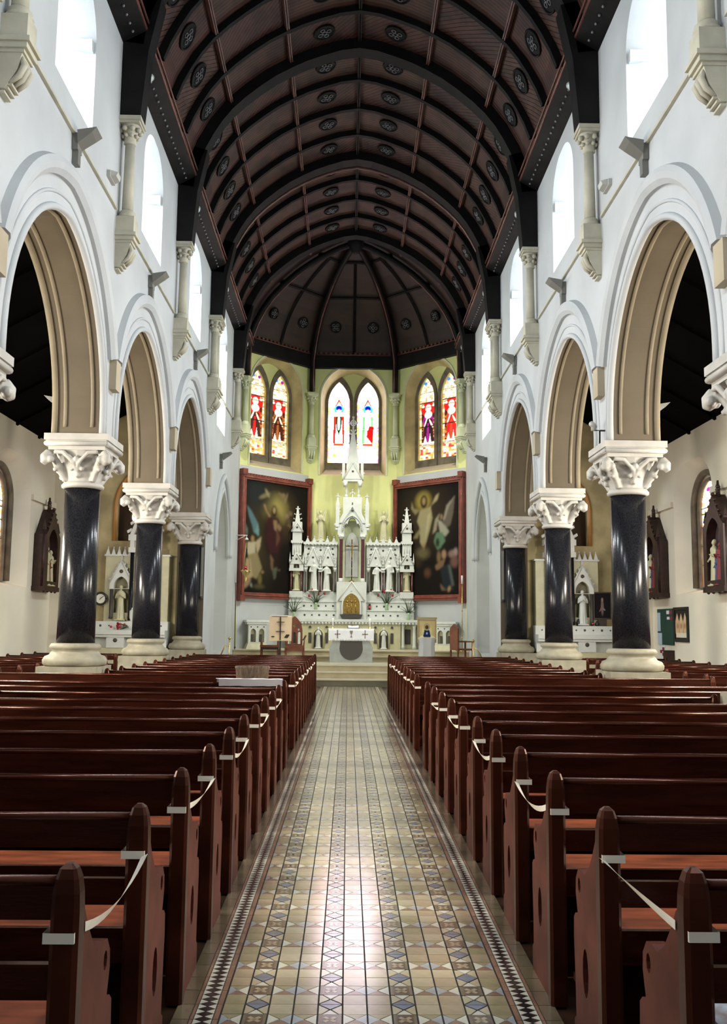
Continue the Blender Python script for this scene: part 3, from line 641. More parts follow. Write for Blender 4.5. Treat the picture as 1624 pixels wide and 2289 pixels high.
# ------------------------------------------------------------------ apse
def seg_plane(A, Bp):
    A, Bp = Vector((*A, 0)), Vector((*Bp, 0)); d = (Bp-A).normalized(); n = Vector((-d.y, d.x, 0))
    if n.dot(Vector((0, 27.35, 0))-A) > 0: n = -n
    return (lambda u, v, dd: tuple(A+d*u+n*dd+Vector((0, 0, v)))), d, n, (Bp-A).length
apse_w = []
for i, nm in enumerate(('apse_left', 'apse_back', 'apse_right')):
    P, d, n, L = seg_plane(AP[i], AP[i+1])
    mb = MB(); hc = L/2; hole = arch(hc, 1.10, 6.5, 9.1, 1.14, 14); bh = arch(hc, .93, 6.72, 9.0, 1.04, 14)
    mb.slab([(-.02, 0), (-.02, HT+.05), (L+.02, HT+.05), (L+.02, 0)], [hole], P, .42, 0, 1, [bh])
    wl = S(mb.build('wall_'+nm, [apse_pl, ochre])); apse_w.append((wl, P, L))
    # wall below the pictures is painted white
    if i != 1:
        q = MB(); q.box(0, 1, 0, 1, 0, 1); q = MB(); q.slab([(.02, .83), (.02, 2.36), (L-.02, 2.36), (L-.02, .83)], [], lambda u, v, dd, P=P: P(u, v, -dd), .006); q.build('dado_panel', [plaster], wl)
        q = MB(); q.slab([(.02, 6.2), (.02, 6.47), (L-.02, 6.47), (L-.02, 6.2)], [], lambda u, v, dd, P=P: P(u, v, -dd), .006); q.build('white_frieze', [plaster], wl)
    fr = MB(); oo, ii = arch(hc, 1.14, 6.5, 9.1, 1.20, 14), arch(hc, 1.09, 6.5, 9.1, 1.13, 14)
    fr.slab(ring(oo, ii), [], lambda u, v, dd, P=P: P(u, v, -dd), .03); fr.build('window_arch_band', [apse_lt], wl)
    # tracery slab with two lancets
    a1, a2 = arch(hc-.49, .36, 6.98, 9.0, .76, 12), arch(hc+.49, .36, 6.98, 9.0, .76, 12)
    tr = MB(); tr.slab([(hc-1.0, 6.6), (hc-1.0, 10.2), (hc+1.0, 10.2), (hc+1.0, 6.6)], [a1, a2], lambda u, v, dd, P=P: P(u, v, .40+dd), .10, 0)
    wi = S(tr.build('window_%d' % (50+i), [apse_pl]))
    for a_ in (-1, 1):
        t2 = MB(); oo = arch(hc+a_*.49, .475, 6.62, 9.05, .96, 12); ii = arch(hc+a_*.49, .36, 6.98, 9.0, .76, 12)
        t2.slab(oo, [ii], lambda u, v, dd, P=P: P(u, v, .36+dd), .06); t2.build('lancet_frame', [tracery_m], wi)
        if i == 1:
            cols = saint_pale((.03,.42,.12), [(.36,.58),(.38,.45),(.5,.34),(.62,.45),(.64,.58)], (.9,.35,.3)) if a_ < 0 else saint_pale((.75,.03,.05), [(.5,.47),(.45,.33),(.72,.24),(.78,.46)], (.55,.75,.55))
        else:
            cols = [saint(1, RED, BRN), saint(2, (.4,.15,.04), BRN), None, None, saint(3, PUR, (.05,.01,.03)), saint(4, (.5,.1,.04), RED)][i*2+(a_ > 0)]
        me = grid_mesh('stained_glass', cols, lambda u, v: P(hc+a_*.49+(u-.5)*.74*(1), 6.97+v*2.80, .49), g_c if i == 1 else g_s)
        link('stained_glass', me, wi)
        ld = MB()
        for z in (7.5, 8.1, 8.75, 9.25): ld.slab([(hc+a_*.49-.36, z), (hc+a_*.49-.36, z+.012), (hc+a_*.49+.36, z+.012), (hc+a_*.49+.36, z)], [], lambda u, v, dd, P=P: P(u, v, .475+dd), .01)
        ld.build('saddle_bar', [black], wi)
    sl = MB(); sl.slab([(hc-1.04, 6.5), (hc-.92, 6.74), (hc+.92, 6.74), (hc+1.04, 6.5)], [], lambda u, v, dd, P=P: P(u, v, .02+dd+(v-6.5)*1.4), .03); sl.build('window_sill', [cream], wi)
    # dark cornice
    co = MB(); co.slab([(0, HT), (0, HT+.42), (L, HT+.42), (L, HT)], [], lambda u, v, dd, P=P: P(u, v, -dd), .16); co.build('cornice', [timber], ceiling)
    cr_ = MB(); cr_.tube([P(.1, HT+.45, -.17), P(L-.1, HT+.45, -.17)], .02, 6)
    for q in range(16): a = .15+q*(L-.3)/16; cr_.slab([(a, HT+.45), (a, HT+.53), (a+.08, HT+.53), (a+.08, HT+.45)], [], lambda u, v, dd, P=P: P(u, v, -.15-dd), .03)
    cr_.build('cornice_cresting', [rail_m], ceiling)
CT = (0, 27.35)
def dome_pt(vx, f, d=.25):
    o = offs(d); X = 3.42*f; X = min(X, o[-1][0]); 
    for a, b in zip(o, o[1:]):
        if b[0] >= X-1e-6: z = a[1]+(b[1]-a[1])*(X-a[0])/(b[0]-a[0]+1e-9); break
    else: z = o[-1][1]
    return (CT[0]+(vx[0]-CT[0])*f, CT[1]+(vx[1]-CT[1])*f, z)
verts = [(-3.5, 27.35)]+AP+[(3.5, 27.35)]
for a, b in zip(verts, verts[1:]):
    dm = MB(); N = 14
    for k in range(N):
        f0, f1 = k/N, (k+1)/N; dm.add([dome_pt(a, f0), dome_pt(b, f0), dome_pt(b, f1), dome_pt(a, f1)], [(0,1,2,3)])
    dm.build('dome_panel', [dome_m], ceiling)
    ax, bx = Vector(a), Vector(b); mid = (ax+bx)/2
    if (bx-ax).length > 2:
        st = MB(); st.tube([dome_pt(mid, f, .20) for f in np.linspace(.32, .97, 10)], .045, 4, smooth=False)
        for f in (.32, .66): st.tube([dome_pt(ax, f, .20), dome_pt(mid, f, .22), dome_pt(bx, f, .20)], .045, 4, smooth=False)
        st.build('dome_batten', [timber], ceiling)
        for q in (.25, .75):
            mm = ax+(bx-ax)*q; p = Vector(dome_pt(mm, .86, .22)); roundel(p, Vector((CT[0]-mm.x, CT[1]-mm.y, -1.4)), .17)
for vx in AP:
    rb = MB(); pts = [Vector(dome_pt(vx, f, .08)) for f in np.linspace(.0, .95, 16)]
    inw = (Vector((CT[0], CT[1], 0))-Vector((*vx, 0))).normalized(); c0 = Vector((*vx, 0))+inw*.18
    pts += [Vector((c0.x, c0.y, 9.9)), Vector((c0.x, c0.y, 9.3))]
    rb.tube(pts, .10, 8); rb.build('dome_rib', [timber], ceiling)
    r2_ = MB(); r2_.tube([p+inw*.10-Vector((0, 0, .03)) for p in pts[1:]], .028, 6); r2_.build('dome_rib_bead', [rail_m], ceiling)
bs_ = MB(); bs_.lathe([(.05, -.35), (.12, -.3), (.22, -.12), (.26, 0), (.2, .15)], (0, 27.3, 13.05), 12); bs_.build('ceiling_boss', [timber], ceiling)

# ------------------------------------------------------------------ sanctuary steps
st = MB(); 
for k, (y, z) in enumerate(((24.53, .185), (24.95, .35), (25.37, .515), (27.75, .67), (28.2, .83))):
    q = MB(); q.box(-3.49, 3.49, y, 31.0 if k == 4 else 31.0, -.01 if k == 0 else (0, .185, .35, .515, .67)[k], z-.03, 0)
    fo = S(q.build('floor_step_%d' % (k+1), [step_m if k else step_d])); e = MB(); e.box(-3.49, 3.49, y-.035, (25.0, 25.4, 27.8, 28.25, 31.0)[k], z-.03, z, 0); e.build('step_nosing', [mat('nosing%d' % k, (.50, .46, .34), .4, var=.1)], fo)
for s in (-1, 1):
    q = MB(); q.box(*sorted((s*4.16, s*6.3)), YE+.45, 27.0, -.01, .83); S(q.build('floor_chapel_'+('left' if s < 0 else 'right'), [step_m]))

# ------------------------------------------------------------------ columns
def make_column():
    t = thing('column', '', 'column')
    p = MB(); p.box(-.40, .40, -.40, .40, 0, .97); p.build('plinth', [base_stone], t)
    b = MB(); b.lathe([(.395, .97), (.425, 1.0), (.43, 1.05), (.40, 1.10), (.345, 1.12), (.325, 1.15), (.30, 1.18), (.335, 1.20), (.345, 1.235), (.32, 1.27), (.27, 1.28)], n=32); b.build('base_moulding', [base_stone], t)
    s_ = MB(); s_.lathe([(.258, 1.26), (.25, 2.0), (.238, 3.46)], n=32); s_.build('shaft', [granite], t)
    nk = MB(); nk.lathe([(.25, 3.40), (.285, 3.42), (.29, 3.45), (.27, 3.47), (.26, 3.49)], n=32); nk.build('necking', [stone_w], t)
    c = MB(); c.lathe([(.25, 3.47), (.262, 3.55), (.29, 3.66), (.33, 3.78), (.37, 3.88), (.39, 3.93)], n=20)
    for k in range(4):
        a = PI/4+PI/2*k; dx, dy = math.cos(a), math.sin(a)
        pts = [(dx*r, dy*r, z) for r, z in ((.27, 3.52), (.33, 3.64), (.41, 3.75), (.49, 3.83), (.555, 3.85), (.60, 3.80), (.60, 3.73), (.55, 3.70))]
        c.tube(pts, [.05, .05, .05, .05, .055, .055, .05, .035], 8)
        c.ball((dx*.565, dy*.565, 3.765), .078, 0, 8)
        for sgn in (-1, 1):
            tx, ty = -dy*sgn, dx*sgn
            c.ball((dx*.535+tx*.06, dy*.535+ty*.06, 3.76), .055, 0, 8)
            # stem sweeping from the middle of the face out to the corner
            fa = a+sgn*PI/4; fx, fy = math.cos(fa), math.sin(fa)
            c.tube([(fx*.30, fy*.30, 3.60), (fx*.35+dx*.04, fy*.35+dy*.04, 3.72), (fx*.24+dx*.24, fy*.24+dy*.24, 3.86), (fx*.10+dx*.42, fy*.10+dy*.42, 3.87)], [.028, .03, .035, .035], 6)
        # lower leaf below the scroll
        c.tube([(dx*.26, dy*.26, 3.50), (dx*.32, dy*.32, 3.60), (dx*.40, dy*.40, 3.66), (dx*.45, dy*.45, 3.63)], [.05, .055, .045, .03], 6)
    for k in range(4):
        a = PI/2*k; dx, dy = math.cos(a), math.sin(a)
        c.ball((dx*.37, dy*.37, 3.77), .05, 0, 8)
        for q in (-.07, .0, .07): c.ball((dx*.33-dy*q, dy*.33+dx*q, 3.66-abs(q)*.2), .036, 0, 6)
        for q in (-.05, .05): c.ball((dx*.385-dy*q, dy*.385+dx*q, 3.73), .03, 0, 6)
        c.ball((dx*.295, dy*.295, 3.57), .045, 0, 6)
    link('capital', fuse(c, [stone_w], .013, 'capital'), t)
    ab = MB(); ab.box(-.385, .385, -.385, .385, 3.90, 3.95); ab.box(-.435, .435, -.435, .435, 4.03, 4.12)
    for i in range(4):
        x0, y0 = [(-.41, -.41), (.41, -.41), (.41, .41), (-.41, .41)][i]; x1, y1 = [(.41, -.41), (.41, .41), (-.41, .41), (-.41, -.41)][i]
        ab.tube([(x0, y0, 3.985), (x1, y1, 3.985)], .034, 8)
    ab.box(-.41, .41, -.41, .41, 3.95, 4.03); ab.build('abacus', [stone_w], t)
    return t
cproto = make_column(); first = True
ords = ['first', 'second', 'third', 'fourth']
for s, nm in ((-1, 'left'), (1, 'right')):
    for k in range(4):
        lb = 'polished black column with white carved capital, %s of the %s arcade from the camera' % (ords[k], nm)
        if first: cproto.location = (s*3.83, YC[k], 0); cproto['label'] = lb; cproto['group'] = 'black marble columns of the nave'; first = False
        else: dup(cproto, (s*3.83, YC[k], 0), 0, lb, 'black marble columns of the nave')

# ------------------------------------------------------------------ wall shafts under the roof posts
def make_shaft(m, name='wall_shaft'):
    """local: +x points into the nave, origin on the wall face at z of bracket top"""
    t = thing(name, '', 'wall column')
    sh = MB(); sh.lathe([(.085, .36), (.075, 1.0), (.072, 1.40)], (.13, 0, 0), 14); sh.build('shaft', [m], t)
    ba = MB(); ba.lathe([(.13, .25), (.14, .28), (.11, .31), (.12, .34), (.09, .37)], (.13, 0, 0), 14); ba.box(0, .26, -.13, .13, .0, .25); ba.build('base_block', [m], t)
    br = MB(); br.box(0, .30, -.17, .17, -.05, 0); br.box(0, .27, -.15, .15, -.11, -.05); br.box(0, .24, -.13, .13, -.15, -.11); br.build('bracket_moulding', [m], t)
    co = MB(); co.add([(0, -.12, -.15), (.22, -.12, -.15), (.22, .12, -.15), (0, .12, -.15), (0, -.10, -.50), (.06, -.10, -.50), (.06, .10, -.50), (0, .10, -.50), (0, -.11, -.32), (.17, -.11, -.32), (.17, .11, -.32), (0, .11, -.32)],
                      [(0,1,2,3),(0,8,9,1),(1,9,10,2),(2,10,11,3),(8,4,5,9),(9,5,6,10),(10,6,7,11),(4,7,6,5),(0,3,11,8),(8,11,7,4)])
    for q in (-.08, 0, .08): co.tube([(.20, q, -.17), (.235, q, -.26), (.19, q, -.36), (.10, q, -.44)], [.02, .035, .03, .02], 6)
    for i in range(3): co.box(0, .13-.035*i, -.09, .09, -.47-.035*i, -.445-.035*i)
    co.build('corbel', [m], t)
    ca = MB(); ca.lathe([(.075, 1.38), (.095, 1.40), (.085, 1.43), (.09, 1.52), (.12, 1.62), (.15, 1.66)], (.13, 0, 0), 12)
    for k in range(8): a = PI/4*k+.39; ca.ball((.13+.14*math.cos(a), .14*math.sin(a), 1.59), .042, 0, 6); ca.ball((.13+.105*math.cos(a), .105*math.sin(a), 1.50), .032, 0, 6)
    ca.box(0, .29, -.16, .16, 1.66, 1.70); ca.box(0, .31, -.18, .18, 1.70, 1.76)
    ca.build('capital', [m], t)
    return t
sn = make_shaft(stone_c); sa = None; used = False
names_sh = ['opposite the first nave column', 'above the first gap of the arcade', '', '', '', '']
for s, nm in ((-1, 'left'), (1, 'right')):
    for k, y in enumerate(YC):
        for dy in ((-.17, .17) if k == 3 else (0,)):
            lb = ['cream corbelled shaft on the %s wall above the nearest column', 'cream corbelled shaft on the %s wall above the second column', 'cream corbelled shaft on the %s wall above the third column', 'XX', 'cream corbelled shaft on the %s wall beyond the chancel arch'][k].replace('XX', 'cream corbelled shaft at the %s side of the chancel arch, '+('nearer' if dy < 0 else 'farther')+' twin') % nm
            loc = (s*XW, y+dy, 7.12); rz = 0 if s < 0 else PI
            if not used: sn.location = loc; sn.rotation_euler = (0, 0, rz); sn['label'] = lb; sn['group'] = 'corbelled wall shafts'; used = True
            else: dup(sn, loc, rz, lb, 'corbelled wall shafts')
sa = make_shaft(apse_lt); used = False
for i, vx in enumerate(AP):
    inw = (Vector((0, 27.35))-Vector(vx)).normalized(); rz = math.atan2(inw.y, inw.x)
    lb = 'greenish corbelled shaft in the %s corner of the apse' % ['outer left', 'inner left', 'inner right', 'outer right'][i]
    loc = (vx[0]+inw.x*.02, vx[1]+inw.y*.02, 7.45)
    if not used: sa.location = loc; sa.rotation_euler = (0, 0, rz); sa['label'] = lb; sa['group'] = 'apse corner shafts'; used = True
    else: dup(sa, loc, rz, lb, 'apse corner shafts')

# ------------------------------------------------------------------ fittings on the nave walls
def make_uplight():
    t = thing('wall_uplighter', '', 'lamp')      # +x into the nave
    b = MB(); b.box(0, .07, -.09, .09, -.05, .16); b.box(0.0, .07, -.055, .055, -.22, -.05); b.build('bracket_box', [grey_m], t)
    h = MB(); h.add([(.07, -.14, .17), (.30, -.14, .21), (.30, .14, .21), (.07, .14, .17), (.07, -.10, .02), (.24, -.12, .15), (.24, .12, .15), (.07, .10, .02)], [(0,3,2,1)[::-1],(4,5,6,7)[::-1],(0,1,5,4),(1,2,6,5),(2,3,7,6),(3,0,4,7)])
    h.build('wedge_housing', [grey_m], t)
    return t
up = make_uplight(); used = False
for s, nm in ((-1, 'left'), (1, 'right')):
    for k, (y, z) in enumerate(((10.9, 7.28), (15.3, 7.18), (19.95, 7.25), (24.4, 5.82))):
        lb = 'grey wedge-shaped uplighter on the %s wall, %s' % (nm, ['nearest the camera', 'second from the camera', 'third from the camera', 'over the pointed doorway'][k])
        loc = (s*(XW-.005), y, z); rz = 0 if s < 0 else PI
        if not used: up.location = loc; up.rotation_euler = (0,0,rz); up['label'] = lb; up['group'] = 'wall uplighters'; used = True
        else: dup(up, loc, rz, lb, 'wall uplighters')
for s, nm in ((-1, 'left'), (1, 'right')):
    dup(up, (s*4.155, 13.3 if s < 0 else 13.2, 4.55), PI if s < 0 else 0, 'grey wedge uplighter on the aisle side of the %s arcade, behind the second column' % nm, 'wall uplighters')
    t = thing('box_speaker', 'small grey box speaker screwed to the %s wall beside the second shaft' % nm, 'speaker', (s*(XW-.0), 12.55, 7.72), 0 if s < 0 else PI)
    b = MB(); b.box(-.005, .05, -.15, .15, -.04, .05); b.build('mount_plate', [lgrey_m], t); b = MB(); b.add([(.05,-.12,-.03),(.12,-.10,-.01),(.12,.10,-.01),(.05,.12,-.03),(.05,-.12,.06),(.14,-.08,.05),(.14,.08,.05),(.05,.12,.06)],[(0,3,2,1),(4,5,6,7),(0,1,5,4),(1,2,6,5),(2,3,7,6),(3,0,4,7)]); b.build('housing', [lgrey_m], t)
def make_spot():
    t = thing('spotlight', '', 'spotlight')
    a = MB(); a.tube([(0, 0, .16), (0, 0, .06)], .015, 6); a.build('stem', [lgrey_m], t)
    h = MB(); h.tube([(0, .07, .05), (0, .03, .03), (0, -.06, -.03), (0, -.09, -.05)], [.03, .055, .065, .07], 12); h.build('lamp_head', [lgrey_m], t)
    l = MB(); l.tube([(0, -.088, -.049), (0, -.092, -.052)], .06, 12); l.build('lens', [mat('pale_lens', (.55,.72,.74), .15)], t)
    return t
spo = make_spot(); used = False
for s, nm in ((-1, 'left'), (1, 'right')):
    for k, y in enumerate(YC[1:]):
        lb = 'small silver spotlight under the %s cornice, %s' % (nm, ['nearest the camera', 'second from the camera', 'third from the camera', 'farthest at the apse'][k])
        loc = (s*3.19, y+.32, 9.76)
        lb = lb
        if not used: spo.location = loc; spo['label'] = lb; spo['group'] = 'cornice spotlights'; used = True
        else: dup(spo, loc, 0, lb, 'cornice spotlights')
        # the spot hangs from a short arm on the post
for s in (-1, 1):
    for y in YC[1:]:
        a = MB(); a.tube([(s*3.25, y+.1, 9.93), (s*3.19, y+.32, 9.93)], .014, 5); a.build('spotlight_arm', [timber], ceiling)
t = thing('security_camera', 'small white camera on a bracket above the second right capital', 'camera', (3.42, 13.02, 4.12))
a = MB(); a.tube([(0, 0, 0), (0, -.02, .20), (-.08, -.03, .20)], .012, 6); a.box(.0, .14, -.03, .0, .19, .21); a.build('bracket', [black], t)
a = MB(); a.tube([(-.09, -.02, .20), (-.09, -.02, .30)], .035, 10); a.tube([(-.13, -.06, .29), (-.06, .02, .26)], .04, 10); a.build('camera_head', [lgrey_m], t)
t = thing('loudspeaker_box', 'tall narrow black loudspeaker on the wall end behind the third left column', 'speaker', (-3.545, 22.296, 2.15), -PI/2); a = MB(); a.box(0.002, .09, -.038, .038, 0, 1.25); a.build('cabinet', [black], t); a = MB(); a.box(.09, .098, -.03, .03, .05, 1.20); a.build('grille', [grey_m], t)
dup(t, (3.545, 22.296, 2.15), -PI/2, 'tall narrow black loudspeaker on the wall end behind the third right column')
for s in (-1, 1):
    tag(o := MB(), '', '') if False else None

# ------------------------------------------------------------------ pews
def make_pew(L):
    t = thing('pew', '', 'pew'); h = L/2
    for s in (-1, 1):
        e = MB(); X0 = s*(h-.025)
        prof = [(0.03, 0), (0.03, .80), (.10, .82), (.14, .765), (.20, .70), (.26, .66), (.31, .668), (.36, .66), (.395, .62), (.40, .57), (.385, .525), (.375, .50), (.41, .49), (.435, .47), (.44, .40), (.425, .25), (.42, .12), (.45, .10), (.45, 0)]
        hole = [(.27+.040*math.cos(a), .32+.085*math.sin(a)) for a in np.linspace(0, 2*PI, 13)[:-1]]
        h2 = [(.345+.020*math.cos(a), .605+.028*math.sin(a)) for a in np.linspace(0, 2*PI, 9)[:-1]]
        e.slab(prof, [hole, h2], lambda u, v, d, X0=X0: (X0-.025+d, u, v), .05)
        eo = e.build('pew_end', [pew_end_m], t)
        p = MB(); c = .012; hw = .036
        sec = [(-hw+c, -hw), (hw-c, -hw), (hw, -hw+c), (hw, hw-c), (hw-c, hw), (-hw+c, hw), (-hw, hw-c), (-hw, -hw+c)]
        rings = [(0, 1), (.02, 1), (.83, 1), (.875, .95), (.91, .82), (.934, .6), (.945, .25)]
        vs = [(X0+a*k, .036+b*k, z) for z, k in rings for a, b in sec]
        p.add(vs, [(j*8+i, j*8+(i+1) % 8, (j+1)*8+(i+1) % 8, (j+1)*8+i) for j in range(len(rings)-1) for i in range(8)]+[tuple(range(48, 56)), tuple(reversed(range(8)))])
        p.build('post', [pew_post_m], eo)
    iw = h-.05
    r = MB(); r.box(-iw, iw, .02, .05, .81, .90); r.tube([(-iw, .030, .902), (iw, .030, .902)], .015, 8); r.build('top_rail', [pew_m], t)
    r = MB(); r.box(-iw, iw, .03, .055, .615, .70); r.build('middle_rail', [pew_m], t)
    r = MB(); r.box(-iw, iw, .03, .055, .43, .54); r.build('lower_back_board', [pew_m], t)
    r = MB(); r.add([(-iw,.06,.432),(iw,.06,.432),(iw,.46,.475),(-iw,.46,.475),(-iw,.06,.457),(iw,.06,.457),(iw,.46,.503),(-iw,.46,.503)],[(0,3,2,1),(4,5,6,7),(0,1,5,4),(1,2,6,5),(2,3,7,6),(3,0,4,7)]); r.build('seat', [pew_seat], t)
    r = MB(); r.box(-iw, iw, .34, .365, 0.0, .445); r.build('seat_front_board', [pew_m], t)
    r = MB(); r.box(-iw, iw, -.30, -.14, .16, .19)
    for q in (-.9, 0, .9): r.box(q*iw-.02, q*iw+.02, -.24, -.20, 0.0, .16)
    r.build('kneeler', [pew_m], t)
    return t
pw = make_pew(2.62); pa = make_pew(1.95); pl_ = make_pew(3.86); used = used2 = used3 = False
ROWA = [2.46+.81*k for k in range(11)]; ROWB = [12.2+.81*k for k in range(11)]
def ordi(n): return ['first','second','third','fourth','fifth','sixth','seventh','eighth','ninth','tenth','eleventh','twelfth'][n]
for s, nm in ((-1, 'left'), (1, 'right')):
    for blk, rows in (('front block', ROWA), ('rear block', ROWB)):
        for k, y in enumerate(rows):
            nmb = 'near block' if rows is ROWA else 'far block'
            lb = 'dark red wooden nave pew %s of the aisle, %s row of the %s' % (nm, ordi(k), nmb)
            if (rows is ROWA and k > 8) or (rows is ROWB and k == 0):
                lb = lb.replace('nave pew', 'extra long pew'); loc = (s*(.77+1.93), y, 0)
                if not used3: pl_.location = loc; pl_['label'] = lb; pl_['group'] = 'nave pews'; used3 = True
                else: dup(pl_, loc, 0, lb, 'nave pews')
                continue
            if not used: pw.location = (s*(.77+1.31), y, 0); pw['label'] = lb; pw['group'] = 'nave pews'; used = True
            else: dup(pw, (s*(.77+1.31), y, 0), 0, lb, 'nave pews')
    for k in range(11):
        y = 12.2+.81*k; lb = 'short wooden pew in the %s side aisle, %s row beyond the first column' % (nm, ordi(k))
        if not used2: pa.location = (s*5.78, y, 0); pa['label'] = lb; pa['group'] = 'side aisle pews'; used2 = True
        else: dup(pa, (s*5.78, y, 0), 0, lb, 'side aisle pews')

# ribbons that close off pairs of pews
def ribbon(s, y0, y1, z0, z1, lb, sag):
    X = s*.805; hw = .039; t = thing('ribbon', lb, 'ribbon', (X, y0, 0), 0, 'white ribbons tied across the pews')
    for nm, yy, z in (('loop', 0, z0), ('loop', y1-y0, z1)):
        m_ = MB(); n = 4; sec = [(-hw, -.004), (hw, -.004), (hw, .078), (-hw, .078)]
        vs = [(a, yy+b, z+dz) for dz in (0, .026) for a, b in sec]; m_.add(vs, [(i, (i+1) % 4, 4+(i+1) % 4, 4+i) for i in range(4)]); m_.build(nm, [tape_m], t)
    m_ = MB(); N = 10; vs = []
    for i in range(N+1):
        f = i/N; y = .094+(y1-y0-.10)*f; z = z0+.013+(z1-z0)*f-sag*4*f*(1-f); tw = f*PI*.35*s; dx, dz = .0125*math.sin(tw), .0125*math.cos(tw)
        vs += [(-s*hw-s*.001+dx, y, z-dz), (-s*hw-s*.001-dx, y, z+dz)]
    m_.add(vs, [(2*i, 2*i+1, 2*i+3, 2*i+2) for i in range(N)]); m_.build('span', [tape_m], t)
for s, nm in ((-1, 'left'), (1, 'right')):
    for rows, nb in ((ROWA, 'near'), (ROWB, 'far')):
        for k in range(0, 10, 2):
            ribbon(s, rows[k], rows[k+1], .765+rng.uniform(-.01, .01), .775+rng.uniform(-.02, .02), 'white ribbon joining the %s and %s pew ends %s of the aisle, %s block' % (ordi(k), ordi(k+1), nm, nb), .004 if (k == 0 and s > 0) else rng.uniform(.01, .05))
# things left on the pews
y = ROWA[10]
cl = MB(); N = 14
vs = []; W = [(-.06, .955), (-.045, .958), (.0, .962), (.05, .960), (.10, .952), (.11, .93), (.115, .86)]
cl.add([(-1.55+.74*i/N+(.04 if j < 2 and i == 0 else 0), y+(-.012 if j == 0 else yy)-.0, (.88 if j == 0 else zz)+rng.uniform(-.003, .003)) for j, (yy, zz) in enumerate(W) for i in range(N+1)], [(j*(N+1)+i, j*(N+1)+i+1, (j+1)*(N+1)+i+1, (j+1)*(N+1)+i) for j in range(len(W)-1) for i in range(N)])
tag(cl.build('altar_cloth', [white_cl]), 'folded white cloth lying over the last pew of the left near block', 'cloth')
bk = MB(); bk.lathe([(.14, 0), (.145, .01), (.19, .15), (.2, .155), (.19, .16), (.18, .15), (.14, .02)], n=20, sx=1.0, sy=.45); b_ = bk.build('basket', [wicker], None, (-1.17, ROWA[10]+.24, .94))
tag(b_, 'brown wicker basket on the pew beside the white cloth', 'basket')
# a low table under the basket: it rests on the seat ledge
b_.location = (-1.17, ROWA[10]+.25, .49); bk2 = None
b_.scale = (1.0, 1.05, 3.75)
pp = MB(); pp.box(-.22, .22, -.10, .10, 0, .004); tag(pp.build('hymn_sheet', [paper], None, (-4.35, 12.2+.26, .482)), 'white hymn sheet left on the pew in front of the second left column', 'paper')
pp = MB(); pp.slab([(-.13, -.10), (.13, -.10), (.13, .10), (-.13, .10)], [], lambda u, v, d: (u, v, d), .004); pp.box(-.12, .12, -.09, .09, .004, .008)
tag(pp.build('magazine', [mat('magazine_cover', (.55,.62,.70), .4, col2=(.30,.22,.20), vscale=18)], None, (1.02, 2.72, .50)), 'printed magazine on the nearest right pew seat at the frame corner', 'magazine')

# ------------------------------------------------------------------ the two great paintings
def big_picture(i, ops, bg, lb):
    wl, P, L = apse_w[i]; Pf = lambda u, v, d: P(u, v, -d); z0, z1 = 2.36, 6.22
    c = Vector(P(L/2, 0, 0)); t = thing('painting', lb, 'painting', (c.x, c.y, 0)); base = Vector((c.x, c.y, 0))
    Q = lambda u, v, d: tuple(Vector(P(u, v, -d))-base)
    cols = paint(120, 170, bg, ops)
    for _ in range(5): p_ = np.pad(cols, ((1, 1), (1, 1), (0, 0)), 'edge'); cols = (p_[:-2, 1:-1]+p_[2:, 1:-1]+p_[1:-1, :-2]+p_[1:-1, 2:]+2*p_[1:-1, 1:-1])/6
    cols = cols*.6; me = grid_mesh('canvas', cols, lambda u, v: Q(.16+u*(L-.32), z0+.18+v*(z1-z0-.38), .12), canvas); link('canvas', me, t)
    for nm, a in (('frame_side', [(.0, z0-.06), (.0, z1+.06), (.16, z1+.06), (.16, z0-.06)]), ('frame_side', [(L-.16, z0-.06), (L-.16, z1+.06), (L, z1+.06), (L, z0-.06)]), ('frame_rail', [(.16, z0), (.16, z0+.18), (L-.16, z0+.18), (L-.16, z0)]), ('frame_rail', [(.16, z1-.2), (.16, z1-.05), (L-.16, z1-.05), (L-.16, z1-.2)])):
        f = MB(); f.prism(a, Q, .17); f.build(nm, [frame_red], t)
    f = MB()
    for a in ((.16, L-.16),):
        n = 22
        for k in range(n): u = .2+(L-.4)*(k+.5)/n; f.prism([(u-.035, z1-.05), (u-.035, z1+.0), (u+.035, z1+.0), (u+.035, z1-.05)], lambda u, v, d: Q(u, v, .05+d), .1)
    f.build('cresting', [frame_red], t)
    bd_ = MB()
    for u in (.045, L-.045): bd_.tube([Q(u, z0, .18), Q(u, z1, .18)], .022, 6)
    for v in (z0+.09, z1-.13): bd_.tube([Q(.1, v, .18), Q(L-.1, v, .18)], .02, 6)
    for u in (.08, L-.08):
        for v in (z0-.0, z1+.03): bd_.prism([(u-.09, v-.09), (u-.09, v+.09), (u+.09, v+.09), (u+.09, v-.09)], lambda a, b, d: Q(a, b, .02+d), .19)
    bd_.build('frame_bead', [frame_red], t)
FL, GLD, OCH, DK = (.42,.27,.13), (.45,.36,.10), (.22,.13,.05), (.014,.011,.009)
